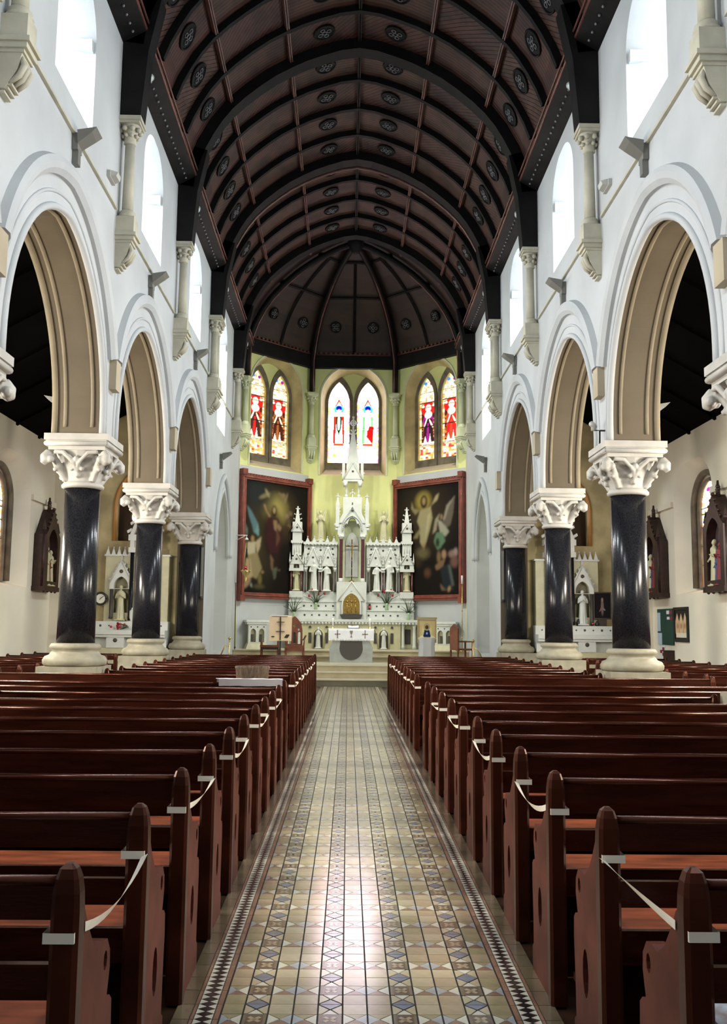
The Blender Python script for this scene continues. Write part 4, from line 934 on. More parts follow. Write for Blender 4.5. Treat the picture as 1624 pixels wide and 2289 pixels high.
big_picture(0, [('e', .45, .72, .30, .20, (.10,.07,.03), 1.2), ('e', .47, .76, .17, .12, (.42,.36,.11), 1.0), ('e', .28, .45, .2, .3, (.05,.04,.02), 1.2), ('e', .2, .9, .2, .14, (.03,.035,.035), 1.0),
    ('p', [(.02,.78),(.09,.73),(.20,.62),(.22,.52),(.14,.53),(.11,.60),(.06,.68)], (.13,.24,.26)), ('p', [(.20,.62),(.225,.55),(.215,.50),(.16,.54)], (.2,.36,.36)), ('p', [(.0,.62),(.05,.55),(.05,.5),(.02,.52)], (.20,.24,.2)),
    ('e', .10, .47, .045, .035, (.04,.02,.015), .3), ('e', .125, .475, .025, .028, FL, .4), ('p', [(.04,.44),(.17,.45),(.17,.34),(.06,.33)], (.60,.53,.36)), ('p', [(.17,.45),(.26,.50),(.24,.40),(.20,.34)], (.55,.45,.28)),
    ('p', [(.06,.33),(.20,.36),(.28,.22),(.20,.12),(.05,.16)], (.33,.27,.14)), ('p', [(.03,.30),(.10,.30),(.14,.14),(.0,.08)], (.5,.38,.22)), ('e', .05, .08, .07, .03, (.38,.26,.16), .4, .6), ('e', .29, .185, .02, .012, FL, .4),
    ('e', .44, .52, .14, .22, (.03,.012,.012), .7), ('p', [(.36,.68),(.52,.68),(.60,.52),(.52,.36),(.40,.36),(.33,.5)], (.055,.018,.02)), ('p', [(.44,.66),(.50,.66),(.51,.55),(.46,.58)], (.34,.22,.11)),
    ('p', [(.38,.68),(.30,.76),(.28,.80),(.31,.80),(.34,.74),(.40,.70)], FL), ('p', [(.52,.64),(.58,.60),(.55,.56),(.50,.60)], (.3,.2,.1)), ('e', .455, .745, .040, .050, (.02,.012,.01), .2), ('e', .455, .752, .022, .030, (.5,.36,.18), .3),
    ('p', [(.40,.36),(.46,.30),(.45,.20),(.42,.22)], (.20,.12,.07)), ('p', [(.5,.60),(.56,.5),(.5,.42)], (.14,.07,.04)),
    ('e', .30, .875, .09, .02, (.28,.23,.12), .5, .3), ('e', .34, .90, .05, .016, (.4,.34,.18), .5, -.8), ('e', .58, .885, .07, .018, (.26,.2,.1), .5, -.5), ('e', .64, .87, .06, .014, (.3,.23,.12), .5, 1.1), ('e', .60, .90, .03, .02, (.3,.22,.12), .5),
    ('e', .66, .71, .035, .025, (.32,.23,.14), .6), ('p', [(.66,.70),(.72,.68),(.74,.58),(.68,.62)], (.12,.09,.05)), ('e', .72, .74, .03, .02, (.24,.17,.1), .6), ('e', .75, .62, .09, .01, (.22,.14,.08), .5, -.1),
    ('p', [(.44,.22),(.52,.24),(.50,.14),(.47,.12)], (.10,.12,.08)), ('p', [(.46,.22),(.58,.215),(.56,.205)], (.22,.17,.1)), ('e', .25, .12, .03, .05, (.2,.16,.05), .7), ('e', .24, .055, .08, .02, (.10,.09,.04), .8), ('p', [(.10,.06),(.14,.04),(.12,.09)], (.35,.38,.3)), ('n', .12)],
    DK, 'large dark framed painting of a risen figure and an angel, left of the altar')
big_picture(2, [('e', .45, .72, .34, .26, (.05,.036,.02), 1.2), ('e', .43, .86, .12, .085, (.38,.30,.07), .7), ('e', .44, .855, .055, .06, (.02,.014,.01), .2), ('e', .44, .86, .03, .036, (.42,.28,.14), .3),
    ('p', [(.38,.78),(.55,.80),(.58,.70),(.54,.60),(.48,.48),(.44,.42),(.38,.48),(.37,.62),(.33,.68)], (.42,.37,.20)), ('p', [(.53,.80),(.66,.86),(.68,.92),(.63,.90),(.52,.76)], (.50,.42,.24)), ('p', [(.38,.78),(.28,.80),(.24,.87),(.23,.80),(.3,.74)], (.32,.26,.13)),
    ('p', [(.40,.62),(.30,.56),(.26,.52),(.34,.52)], (.28,.23,.12)), ('p', [(.50,.72),(.56,.76),(.50,.58),(.46,.50)], (.55,.50,.30)), ('e', .44, .455, .03, .018, FL, .4, .3), ('p', [(.42,.42),(.46,.42),(.44,.34)], (.3,.22,.12)),
    ('p', [(.74,.66),(.82,.80),(.93,.88),(.90,.72),(.86,.62),(.80,.60)], (.17,.145,.11)), ('p', [(.74,.66),(.80,.80),(.93,.88),(.84,.79),(.78,.68)], (.38,.34,.26)), ('p', [(.58,.55),(.62,.68),(.70,.74),(.66,.66),(.64,.58)], (.4,.35,.23)),
    ('p', [(.66,.68),(.72,.66),(.80,.60),(.84,.56),(.78,.52),(.70,.56)], (.42,.42,.32)), ('p', [(.64,.56),(.74,.56),(.78,.48),(.70,.42),(.64,.42),(.60,.48)], (.14,.25,.14)), ('e', .66, .47, .03, .04, (.03,.05,.03), .4), ('p', [(.60,.48),(.64,.42),(.74,.43),(.66,.40)], (.12,.22,.12)),
    ('e', .72, .70, .02, .025, (.35,.24,.14), .4), ('e', .42, .38, .10, .05, (.16,.13,.06), 1), ('e', .68, .34, .03, .05, (.25,.16,.08), .7), ('e', .76, .36, .035, .04, (.40,.26,.15), .5), ('p', [(.62,.26),(.70,.30),(.78,.32),(.74,.24),(.64,.22)], (.24,.15,.08)),
    ('e', .90, .36, .07, .035, (.30,.20,.17), .6), ('e', .92, .29, .06, .05, (.20,.10,.08), .7), ('e', .94, .38, .03, .03, (.36,.3,.26), .6), ('p', [(.70,.24),(.84,.28),(.88,.10),(.92,.04),(.76,.04)], (.022,.030,.035)), ('p', [(.82,.26),(.86,.26),(.92,.08),(.88,.07)], (.10,.13,.12)),
    ('p', [(.70,.10),(.76,.06),(.80,.04),(.72,.04)], (.2,.14,.08)), ('e', .84, .05, .03, .02, FL, .4, .8), ('e', .5, .2, .05, .04, (.12,.06,.03), 1), ('e', .30, .3, .1, .05, (.05,.035,.02), 1), ('n', .12)],
    DK, 'large dark framed painting of an ascending robed figure, right of the altar')

# ------------------------------------------------------------------ statues
def figure(h, m, pose='stand', seed=0, wings=False, voxel=None):
    r = random.Random(seed); mb = MB(); k = h/1.75; n = 20
    body = [(.20, 0), (.205, .05), (.18, .35), (.175, .70), (.17, .95), (.165, 1.10), (.19, 1.28), (.205, 1.40), (.16, 1.47), (.065, 1.52), (.055, 1.58)]
    mb.lathe([(a*k, z*k) for a, z in body], n=n, sy=.72)
    for i in range(9):
        a = PI*2*i/9+r.random()*.4; x, y = math.cos(a), math.sin(a)*.72
        mb.tube([(x*.20*k, y*.20*k, .02*k), (x*.18*k, y*.18*k, .45*k), (x*.155*k, y*.155*k, 1.0*k)], [.035*k, .03*k, .012*k], 6)
    mb.ball((0, 0, 1.65*k), .095*k, 0, 10, .85, 1, 1.25); mb.ball((0, -.095*k, 1.635*k), .018*k, 0, 6)
    mb.ball((0, .03*k, 1.68*k), .11*k, 0, 10, .95, 1, 1.1)
    arms = {'pray': [((-.19, 0, 1.36), (-.25, -.08, 1.12), (-.06, -.24, 1.26)), ((.19, 0, 1.36), (.25, -.08, 1.12), (.06, -.24, 1.26))],
            'reachR': [((-.19, 0, 1.36), (-.25, -.08, 1.10), (-.02, -.22, 1.08)), ((.19, 0, 1.36), (.38, -.16, 1.2), (.56, -.2, 1.22))],
            'reachL': [((-.19, 0, 1.36), (-.38, -.16, 1.2), (-.56, -.2, 1.22)), ((.19, 0, 1.36), (.25, -.08, 1.10), (.02, -.22, 1.08))],
            'stand': [((-.19, 0, 1.36), (-.25, -.04, 1.08), (-.20, -.18, .92)), ((.19, 0, 1.36), (.26, -.06, 1.10), (.08, -.22, 1.18))]}[pose]
    for a in arms:
        mb.tube([tuple(c*k for c in p) for p in a], [.062*k, .055*k, .038*k], 8); mb.ball(tuple(c*k for c in a[2]), .042*k, 0, 8)
    if wings:
        for s in (-1, 1): mb.tube([(s*.06*k, .10*k, 1.35*k), (s*.20*k, .16*k, 1.62*k), (s*.24*k, .16*k, 1.95*k), (s*.20*k, .14*k, 1.1*k), (s*.10*k, .12*k, .8*k)], [.05*k, .07*k, .02*k, .06*k, .02*k], 6)
    mb.box(-.28*k, .28*k, -.22*k, .22*k, -.06*k, .01*k)
    return fuse(mb, [m], voxel or h*.014, 'figure')

# ------------------------------------------------------------------ reredos (high altar)
Y0R = 30.05      # front face
RR = thing('high_altar', 'tall white carved gothic high altar with pinnacles and central spire', 'altar', (0, Y0R, .83))
def rb_(name, mats=None): 
    return MB()
def add(mb, name, m, parent=None): return mb.build(name, [m] if not isinstance(m, list) else m, parent or RR)
Z = lambda b: .82+(2003-b)/379.0-.83      # picture row of the close view -> local height
m1 = MB(); m1.box(-1.55, 1.55, -.35, .3, 0, .78); m1.box(-2.05, -1.55, -.1, .3, 0, .78); m1.box(1.55, 2.05, -.1, .3, 0, .78); add(m1, 'altar_base', marble_y)
m1 = MB(); m1.box(-2.12, 2.12, -.42, .3, .84, .92); 
for q in range(40): x = -2.05+q*.105; m1.ball((x, -.40, .80), .04, 0, 6, 1, .6, 1)
m1.box(-2.08, 2.08, -.38, .3, .78, .84); add(m1, 'mensa', marble)
for s in (-1, 1):
    for x in (1.62, 1.98):
        c = MB(); c.lathe([(.07, 0), (.06, .1), (.05, .12), (.05, .66), (.08, .78)], (s*x, -.28, 0), 10); add(c, 'front_colonnette', marble)
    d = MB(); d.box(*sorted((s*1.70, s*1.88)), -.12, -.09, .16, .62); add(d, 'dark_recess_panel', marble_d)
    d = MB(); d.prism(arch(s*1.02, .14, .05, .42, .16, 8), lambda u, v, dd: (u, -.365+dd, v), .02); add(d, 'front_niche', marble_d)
    d = MB(); d.tube([(u, -.37, v) for u, v in arch(s*1.02, .16, .0, .42, .19, 8)], .028, 6); add(d, 'niche_arch', marble_y)
    for x in (.76, 1.28):
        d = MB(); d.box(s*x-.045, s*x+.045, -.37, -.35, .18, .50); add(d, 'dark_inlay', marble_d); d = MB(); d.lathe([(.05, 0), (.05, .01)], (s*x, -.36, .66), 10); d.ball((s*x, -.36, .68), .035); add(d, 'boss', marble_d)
g1 = MB(); g1.box(-1.98, 1.98, -.10, .3, .92, 1.19); g1.box(-2.0, 2.0, -.13, .3, 1.19, 1.22); add(g1, 'lower_gradine', marble)
g1 = MB(); g1.box(-1.98, 1.98, .0, .3, 1.22, 1.46); g1.box(-2.0, 2.0, -.03, .3, 1.46, 1.49); add(g1, 'upper_gradine', marble)
for zz, yy, xs in ((1.05, -.105, [.55+.23*i for i in range(5)]), (1.34, -.005, [.58+.23*i for i in range(5)])):
    for s in (-1, 1):
        for i, x in enumerate(xs):
            d = MB(); d.ball((s*x, yy, zz), .028 if i % 2 else .034, 0, 8, 1, .3, 1); add(d, 'inlay_stud', marble_d)
g1 = MB(); g1.box(-1.98, 1.98, .05, .45, 1.49, 1.78); add(g1, 'plinth_course', marble)
bp_ = MB(); bp_.box(-1.96, 1.96, .32, .45, 1.78, 3.30); add(bp_, 'back_wall', niche_shade)
def gable(cx, hw, z0, z1, y, t, crk=5, hole=None, par=None, m=marble, finial=True):
    b = MB(); hs = [hole] if hole else []
    b.slab([(cx-hw, z0), (cx, z1), (cx+hw, z0)], hs, lambda u, v, d: (u, y+d, v), t)
    for s in (-1, 1):
        b.tube([(cx+s*hw, y-.01, z0), (cx, y-.01, z1)], .022, 6)
        for i in range(crk): f = (i+.6)/crk; b.ball((cx+s*(hw*(1-f)+.025), y, z0+(z1-z0)*f+.015), .028, 0, 6)
    if finial: b.tube([(cx, y, z1), (cx, y, z1+.12)], .014, 6); b.ball((cx, y, z1+.10), .032, 0, 6); b.ball((cx-.03, y, z1+.08), .018, 0, 6); b.ball((cx+.03, y, z1+.08), .018, 0, 6)
    o = add(b, 'gable', m, par); d = MB(); d.ball((cx, y-.012, z0+(z1-z0)*.45), .035, 0, 8, 1, .3, 1); add(d, 'gable_boss', marble_d, par); return o
for s in (-1, 1):
    # wings: two arched niches with gables, cornice and cresting
    wg = MB(); hs = [arch(s*x, .185, 1.80, 2.52, .22, 8) for x in (.76, 1.24)]
    xa, xb = sorted((s*.47, s*1.53)); wg.slab([(xa, 1.78), (xa, 3.30), (xb, 3.30), (xb, 1.78)], hs, lambda u, v, d: (u, .06+d, v), .12); add(wg, 'niche_screen', marble)
    for x in (.76, 1.24):
        gable(s*x, .235, 2.60, 3.22, .0, .06)
        tf = MB(); tf.tube([(u, .05, v) for u, v in arch(s*x, .185, 2.5, 2.52, .22, 8)], .024, 6); add(tf, 'niche_moulding', marble)
    for x in (.53, 1.0, 1.47):
        c = MB(); c.lathe([(.045, 1.78), (.03, 1.84), (.03, 2.42)], (s*x, .02, 0), 8); add(c, 'dark_colonnette', marble_d if x != 1.0 else maroon)
        c = MB(); c.lathe([(.03, 2.42), (.055, 2.50), (.06, 2.55)], (s*x, .02, 0), 8); c.ball((s*x, .0, 2.60), .04, 0, 6); add(c, 'colonnette_capital', marble)
        pn = MB(); pn.pyramid(s*x, .03, .035, .035, 2.6, 3.0); 
        for zz in (2.68, 2.78, 2.88): pn.ball((s*x-.03, .02, zz), .018, 0, 5); pn.ball((s*x+.03, .02, zz), .018, 0, 5)
        add(pn, 'pinnacle', marble)
    for x, zz in ((.60, 2.98), (1.0, 2.90), (1.0, 3.12), (1.40, 2.98), (.62, 3.16), (1.38, 3.16)):
        d = MB(); d.ball((s*x, .058, zz), .036, 0, 8, 1, .3, 1); add(d, 'sunk_quatrefoil', marble_d)
    c = MB(); xa, xb = sorted((s*.45, s*1.55)); c.box(xa, xb, -.02, .45, 3.30, 3.38)
    for q in range(10): c.ball((s*(.5+.11*q), -.02, 3.29), .03, 0, 6)
    add(c, 'wing_cornice', marble)
    for q in range(5):
        c = MB(); x = s*(.58+.21*q); gable_h = .16; c.slab([(x-.07, 3.38), (x, 3.38+gable_h), (x+.07, 3.38)], [], lambda u, v, d: (u, .05+d, v), .05); c.ball((x, .07, 3.38+gable_h+.01), .022, 0, 6); add(c, 'cresting', marble)
    # end towers
    x = 1.76
    c = MB(); c.box(s*x-.21, s*x+.21, -.02, .42, 1.60, 1.80); add(c, 'tower_plinth', marble)
    c = MB(); c.box(s*x-.19, s*x+.19, .2, .42, 1.80, 2.95); add(c, 'tower_back', marble_y)
    for q in (-.165, .165):
        c = MB(); c.lathe([(.045, 1.80), (.032, 1.86), (.032, 2.46)], (s*x+q, .02, 0), 8); add(c, 'maroon_colonnette', maroon)
    c = MB(); c.slab([(s*x-.22, 2.52), (s*x-.22, 2.72), (s*x, 3.02), (s*x+.22, 2.72), (s*x+.22, 2.52)], [arch(s*x, .09, 2.53, 2.60, .12, 6)], lambda u, v, d: (u, -.03+d, v), .45); c.box(s*x-.23, s*x+.23, -.05, .42, 2.44, 2.53); add(c, 'tower_canopy', marble)
    gable(s*x, .22, 2.66, 3.02, -.05, .03, 3, finial=False)
    for q in (-.21, .21):
        c = MB(); c.pyramid(s*x+q, .0, .03, .03, 2.72, 3.05); c.ball((s*x+q, 0, 2.72), .035, 0, 6); add(c, 'pinnacle', marble)
    c = MB(); c.box(s*x-.145, s*x+.145, .04, .36, 2.95, 3.78)
    for q in (-.08, 0, .08): c.tube([(s*x+q, .035, 3.02), (s*x+q, .035, 3.30)], .012, 5)
    c.box(s*x-.19, s*x+.19, -.0, .40, 3.34, 3.42)
    for q in (-.14, -.07, 0, .07, .14): c.ball((s*x+q, .0, 3.33), .025, 0, 6)
    add(c, 'tower_shaft', marble); gable(s*x, .19, 3.70, 4.0, -.01, .36, 0, finial=False)
    c = MB(); c.box(s*x-.15, s*x+.15, .03, .37, 3.78, 4.02); add(c, 'tower_top', marble)
    c = MB(); c.pyramid(s*x, .2, .085, .085, 3.98, 4.52, k=.2)
    for zz, w_ in ((4.13, .12), (4.28, .10)): 
        for q in (-1, 1): c.tube([(s*x, .2, zz-.03), (s*x+q*w_, .2, zz)], .014, 5); c.ball((s*x+q*w_, .2, zz+.01), .024, 0, 6)
    c.ball((s*x, .2, 4.46), .035, 0, 6); c.ball((s*x-.05, .2, 4.46), .024, 0, 6); c.ball((s*x+.05, .2, 4.46), .024, 0, 6); c.ball((s*x, .2, 4.52), .03, 0, 6); add(c, 'tower_spire', marble)
# central tower
c = MB(); c.box(-.47, .47, -.18, .45, .92, 2.10); add(c, 'central_pedestal', marble)
gable(0, .42, 1.50, 2.12, -.22, .05, 0, finial=False)
c = MB(); o1, o2 = arch(0, .31, 1.08, 1.38, .42, 10), arch(0, .265, 1.08, 1.38, .36, 10); c.slab(ring(o1, o2), [], lambda u, v, d: (u, -.27+d, v), .06); add(c, 'tabernacle_arch', marble)
c = MB(); c.prism(arch(0, .265, 1.10, 1.38, .36, 10), lambda u, v, d: (u, -.25+d, v), .03)
for q in (-.13, 0, .13): c.tube([(q, -.25, 1.12), (q, -.25, 1.45)], .012, 5); c.ball((q, -.26, 1.48), .035, 0, 6)
for q in range(12): c.ball((rng.uniform(-.18, .18), -.255, rng.uniform(1.15, 1.6)), .02, 0, 5)
add(c, 'tabernacle_door', gold)
c = MB(); c.prism([(-.36, 1.07), (.36, 1.07), (.30, .96), (-.30, .96)], lambda u, v, d: (u, -.34+d, v), .2); add(c, 'tabernacle_shelf', marble_d)
c = MB(); c.box(-.44, .44, .30, .45, 2.10, 4.1); add(c, 'niche_back', apse_lt)
c = MB(); c.prism([(-.20, 2.28), (-.20, 3.45), (-.12, 3.62), (0, 3.72), (.12, 3.62), (.20, 3.45), (.20, 2.28)], lambda u, v, d: (u, .26+d, v), .03); add(c, 'white_panel', marble)
for s in (-1, 1):
    c = MB(); c.box(s*.345-.055, s*.345+.055, -.10, .0, 2.22, 3.46); add(c, 'maroon_pillar', maroon)
    c = MB(); c.lathe([(.08, 2.10), (.09, 2.13), (.07, 2.16), (.08, 2.22)], (s*.345, -.05, 0), 12); add(c, 'pillar_base', marble)
    c = MB(); c.lathe([(.06, 3.46), (.075, 3.52), (.11, 3.60)], (s*.345, -.05, 0), 12)
    for q in range(8): c.ball((s*.345+.085*math.cos(q*.785), -.05+.085*math.sin(q*.785), 3.55), .03, 0, 6)
    add(c, 'pillar_capital', marble)
    c = MB(); c.box(s*.47-.06, s*.47+.06, -.12, .3, 3.86, 4.62); c.pyramid(s*.47, .06, .05, .05, 4.62, 4.98); c.ball((s*.47, .06, 4.86), .04, 0, 6); c.ball((s*.47-.05, .06, 4.86), .025, 0, 6); c.ball((s*.47+.05, .06, 4.86), .025, 0, 6)
    for q in range(4): c.ball((s*.40, -.1, 4.25+.1*q), .022, 0, 6)
    c.ball((s*.52, -.06, 3.92), .07, 0, 8); c.ball((s*.50, -.06, 3.78), .06, 0, 8); add(c, 'side_buttress', marble)
tre = [(-.255, 3.60), (-.255, 3.80), (-.25, 3.90), (-.20, 3.97), (-.15, 3.96), (-.13, 4.03), (-.09, 4.12), (0, 4.17), (.09, 4.12), (.13, 4.03), (.15, 3.96), (.20, 3.97), (.25, 3.90), (.255, 3.80), (.255, 3.60)]
c = MB(); c.slab([(-.46, 3.60), (-.46, 3.98), (-.30, 4.30), (-.30, 4.80), (.30, 4.80), (.30, 4.30), (.46, 3.98), (.46, 3.60)], [[(u, v+.001) for u, v in tre[:1]]+tre[1:-1]+[(tre[-1][0], tre[-1][1]+.001)]] if False else [], lambda u, v, d: (u, -.10+d, v), .40) if False else None
outl = [(-.46, 3.60), (-.46, 3.98), (-.30, 4.30), (-.30, 4.82), (.30, 4.82), (.30, 4.30), (.46, 3.98), (.46, 3.60)]+list(reversed(tre))
c.slab(outl, [], lambda u, v, d: (u, -.10+d, v), .40); add(c, 'canopy', marble)
c = MB(); c.slab([(-.42, 3.98), (0, 4.68), (.42, 3.98), (.33, 3.98), (0, 4.50), (-.33, 3.98)], [], lambda u, v, d: (u, -.16+d, v), .06); c.tube([(u, -.13, v) for u, v in arch(0, .31, 3.7, 3.80, .42, 10)], .018, 6); add(c, 'canopy_gable', marble)
c = MB()
for u, v in arch(0, .29, 3.75, 3.80, .40, 8): c.ball((u, -.115, v), .014, 0, 5)
add(c, 'bead_inlay', marble_d); d = MB(); d.ball((0, -.13, 4.38), .035, 0, 8, 1, .3, 1); d.ball((0, -.17, 4.60), .03, 0, 6, .6, .3, 1.6); add(d, 'gable_boss', marble_d)
c = MB(); c.pyramid(0, 0, .03, .03, 4.78, 5.0); c.ball((0, 0, 4.98), .045, 0, 6); c.ball((-.06, 0, 4.95), .03, 0, 6); c.ball((.06, 0, 4.95), .03, 0, 6); c.ball((0, 0, 5.06), .03, 0, 6); add(c, 'finial', marble)
c = MB()
for s in (-1, 1): c.tube([(s*.20, .2, 4.75), (s*.20, .2, 5.35)], .032, 8); c.ball((s*.20, .0, 4.86), .07, 0, 8)
add(c, 'lantern_column', marble)
c = MB(); c.box(-.30, .30, .0, .42, 5.35, 5.42)
for s in (-1, 1): c.lathe([(.05, 5.17), (.07, 5.25), (.10, 5.35)], (s*.24, .06, 0), 10); c.ball((s*.24, 0, 5.24), .06, 0, 8); c.ball((s*.35, .1, 5.62), .045, 0, 8); c.box(s*.30-.045, s*.30+.045, .05, .35, 5.42, 5.95)
add(c, 'lantern_stage', marble); gable(0, .30, 5.42, 5.98, -.02, .06, 0, finial=False)
c = MB(); c.add([(-.20,.0,5.55),(.20,.0,5.55),(.20,.40,5.55),(-.20,.40,5.55),(-.21,.0,5.85),(.21,.0,5.85),(.21,.40,5.85),(-.21,.40,5.85),(-.045,.17,7.0),(.045,.17,7.0),(.045,.23,7.0),(-.045,.23,7.0)], [(0,3,2,1),(0,1,5,4),(1,2,6,5),(2,3,7,6),(3,0,4,7),(4,5,9,8),(5,6,10,9),(6,7,11,10),(7,4,8,11),(8,9,10,11)])
for zz, w_ in ((6.62, .14), (6.95, .10), (7.05, .07)):
    for s in (-1, 1): c.tube([(0, .2, zz-.04), (s*w_, .2, zz)], .018, 5); c.ball((s*w_, .2, zz+.015), .028, 0, 6)
c.tube([(0, .2, 6.95), (0, .2, 7.50)], .028, 6); c.tube([(-.12, .2, 7.31), (.12, .2, 7.31)], .026, 6)
c.tube([(.085*math.cos(a), .2, 7.31+.085*math.sin(a)) for a in np.linspace(0, 2*PI, 17)], .016, 6)
for q in ((-.12, 7.31), (.12, 7.31), (0, 7.50)): c.ball((q[0], .2, q[1]), .038, 0, 6)
add(c, 'central_spire', marble)

# statues and ornaments standing on or in the high altar
def put(me, name, label, cat, loc, rz=0, group=None): return tag(link(name, me, None, loc, rz), label, cat, group)
ang = figure(.95, marble_y, 'pray', 3, True)
for s, nm in ((-1, 'left'), (1, 'right')): put(ang, 'angel_statue', 'cream winged angel standing on the %s wing of the high altar' % nm, 'statue', (s*1.02, Y0R+.18, .83+3.44), 0, 'angels on the altar wings')
for s, nm in ((-1, 'left'), (1, 'right')):
    p_ = MB(); p_.box(-.1, .1, -.1, .1, 0, .03)
    put(figure(.78, marble_y, 'stand', 5), 'niche_statue', 'small cream saint in the %s end niche of the high altar' % nm, 'statue', (s*1.76, Y0R+.10, .83+1.84), 0, 'saints in the end niches')
    put(figure(.95, marble, 'reachR' if s < 0 else 'reachL', 6), 'relief_statue', 'white robed statue reaching sideways in the %s wing, outer niche' % nm, 'statue', (s*1.20, Y0R+.02, .83+1.83), .2*s, 'paired statues in the wings')
    put(figure(.86, marble, 'reachL' if s < 0 else 'reachR', 8), 'relief_statue', 'white robed statue leaning to its neighbour in the %s wing, inner niche' % nm, 'statue', (s*.80, Y0R+.02, .83+1.83), -.2*s, 'paired statues in the wings')
    put(figure(.62, marble, 'pray', 9), 'front_statue', 'small white praying statue in the %s front niche below the mensa' % nm, 'statue', (s*1.02, Y0R-.46, .865), 0, 'statues in the altar front')
t = thing('crucifix', 'tall gilt and dark crucifix standing in the central altar niche', 'crucifix', (0, Y0R+.12, .83+2.10))
c = MB(); c.tube([(0, 0, .05), (0, 0, 1.36)], .018, 8); c.tube([(-.19, 0, 1.16), (.19, 0, 1.16)], .016, 8); c.build('cross', [frame_dk], t)
c = MB(); 
for zz in (.2, .45, .7): c.ball((0, 0, zz), .03, 0, 8)
for s in (-1, 1): c.ball((s*.19, 0, 1.16), .028, 0, 8)
c.ball((0, 0, 1.36), .03, 0, 8); c.build('gilt_knops', [gold], t); c = MB(); c.lathe([(.11, 0), (.10, .02), (.03, .07), (.02, .1)], n=14); c.build('foot', [gold], t)
c = MB(); c.tube([(0, -.03, 1.16), (0, -.035, 1.0), (0, -.03, .80)], [.03, .03, .015], 8); c.ball((0, -.035, 1.2), .022, 0, 8); c.tube([(-.15, -.025, 1.2), (0, -.03, 1.14), (.15, -.025, 1.2)], .010, 6); link('corpus', fuse(c, [gold], .006, 'corpus'), t)
def vase(x, y, z, lb, red, seed, big=1):
    r = random.Random(seed); t = thing('flower_vase', lb, 'vase', (x, y, z), 0, 'flower vases on the high altar')
    c = MB(); c.lathe([(.04, 0), (.055, .02), (.03, .10), (.035, .16), (.05, .22)], n=12); c.build('vase', [glassg], t)
    c = MB(); f = MB()
    for q in range(9):
        a = -1.1+2.2*q/8+r.uniform(-.1, .1); L = r.uniform(.35, .62)*big; tip = (math.sin(a)*L*.75, r.uniform(-.08, .08), .2+math.cos(a)*L)
        c.tube([(0, 0, .15), (tip[0]*.4, tip[1]*.4, .2+(tip[2]-.2)*.55), tip], [.012, .011, .004], 5)
        if red and q % 2: f.ball((tip[0]*.8, tip[1], tip[2]*.85), .032, 0, 6, 1, 1, 1.6)
    c.build('stems', [green_l], t)
    if red: f.build('red_flowers', [red_f], t)
    else: f.ball((0, 0, .4), .02); f.build('buds', [marble], t)
vase(-1.12, Y0R-.04, .83+1.22, 'vase of red gladioli on the left side of the high altar', True, 1); vase(1.12, Y0R-.04, .83+1.22, 'vase of red gladioli on the right side of the high altar', True, 2)
vase(-1.80, Y0R-.26, .83+.92, 'vase of green leaves at the left end of the high altar', False, 3); vase(1.80, Y0R-.26, .83+.92, 'vase of green leaves at the right end of the high altar', False, 4)
t = thing('votive_light', 'red votive candle on the right gradine of the high altar', 'candle', (.58, Y0R-.06, .83+1.22)); c = MB(); c.box(-.03, .03, -.03, .03, 0, .2); c.build('holder', [frame_dk], t); c = MB(); c.box(-.015, .015, -.034, -.03, .08, .12); c.build('flame', [red_glow], t)

# ------------------------------------------------------------------ forward altar
t = thing('altar_table', 'grey stone altar table with white fringed cloth before the steps', 'altar', (0, 26.95, .515))
c = MB(); c.slab([(-.60, 0), (-.62, .42), (-.52, .62), (-.62, .84), (-.66, .94), (.66, .94), (.62, .84), (.52, .62), (.62, .42), (.60, 0)], [], lambda u, v, d: (u, d, v), .62); c.build('altar_block', [altar_grey], t)
c = MB(); N = 14; pts = [(.33*math.cos(a), .20+.36*math.sin(a)-.0) for a in np.linspace(0, 2*PI, 29)[:-1]]
c = MB(); c.prism([(.33*math.cos(a), .40+.33*math.sin(a)) for a in np.linspace(PI, 2*PI, 15)]+[(.30, .66), (-.30, .66)], lambda u, v, d: (u, -.008+d, v), .01); c.build('dark_roundel', [marble_d], t)
c = MB(); N = 26
vs = []
for i in range(N+1):
    x = -.66+1.32*i/N
    for (yy, zz) in ((.64, .955), (-.012, .96), (-.022, .90), (-.020, .66)): vs.append((x*(1 if zz > .9 else .97), yy+.004*math.sin(i*1.7), zz))
c.add(vs, [(i*4+j, i*4+j+1, (i+1)*4+j+1, (i+1)*4+j) for i in range(N) for j in range(3)])
for s in (-1, 1): c.add([(s*.66, -.01, .96), (s*.70, -.01, .80), (s*.76, .0, .42), (s*.76, .5, .42), (s*.70, .6, .8), (s*.66, .63, .96)], [(0,1,2,3,4,5)])
c.build('altar_cloth', [white_cl], t)
c = MB()
for i in range(30): x = -.62+1.24*i/29; c.ball((x, -.024, .635), .02, 0, 6, 1, .5, 1.5)
c.build('fringe', [paper], t)
c = MB()
for x in (-.39, .39):
    for a in (0, PI/2): d = Vector((math.cos(a), math.sin(a))); q = Vector((-d.y, d.x))*.012; hh = .10 if a else .065; c.prism([(x+d.x*k*hh+q.x*l, .80+d.y*k*hh+q.y*l) for k, l in ((-1,-1),(1,-1),(1,1),(-1,1))], lambda u, v, dd: (u, -.027+dd, v), .004)
    for a in range(4): c.ball((x+(.065 if a < 2 else 0)*(1 if a % 2 else -1), -.025, .80+(0 if a < 2 else .1*(1 if a == 2 else -1))), .018, 0, 6, 1, .2, 1)
c.prism([(-.045, .90), (-.035, .83), (-.01, .80), (-.01, .75), (-.035, .71), (.035, .71), (.01, .75), (.01, .80), (.035, .83), (.045, .90)], lambda u, v, dd: (u, -.027+dd, v), .004)
c.build('embroidery', [mat('grey_embroidery', (.20,.16,.15), .8)], t)
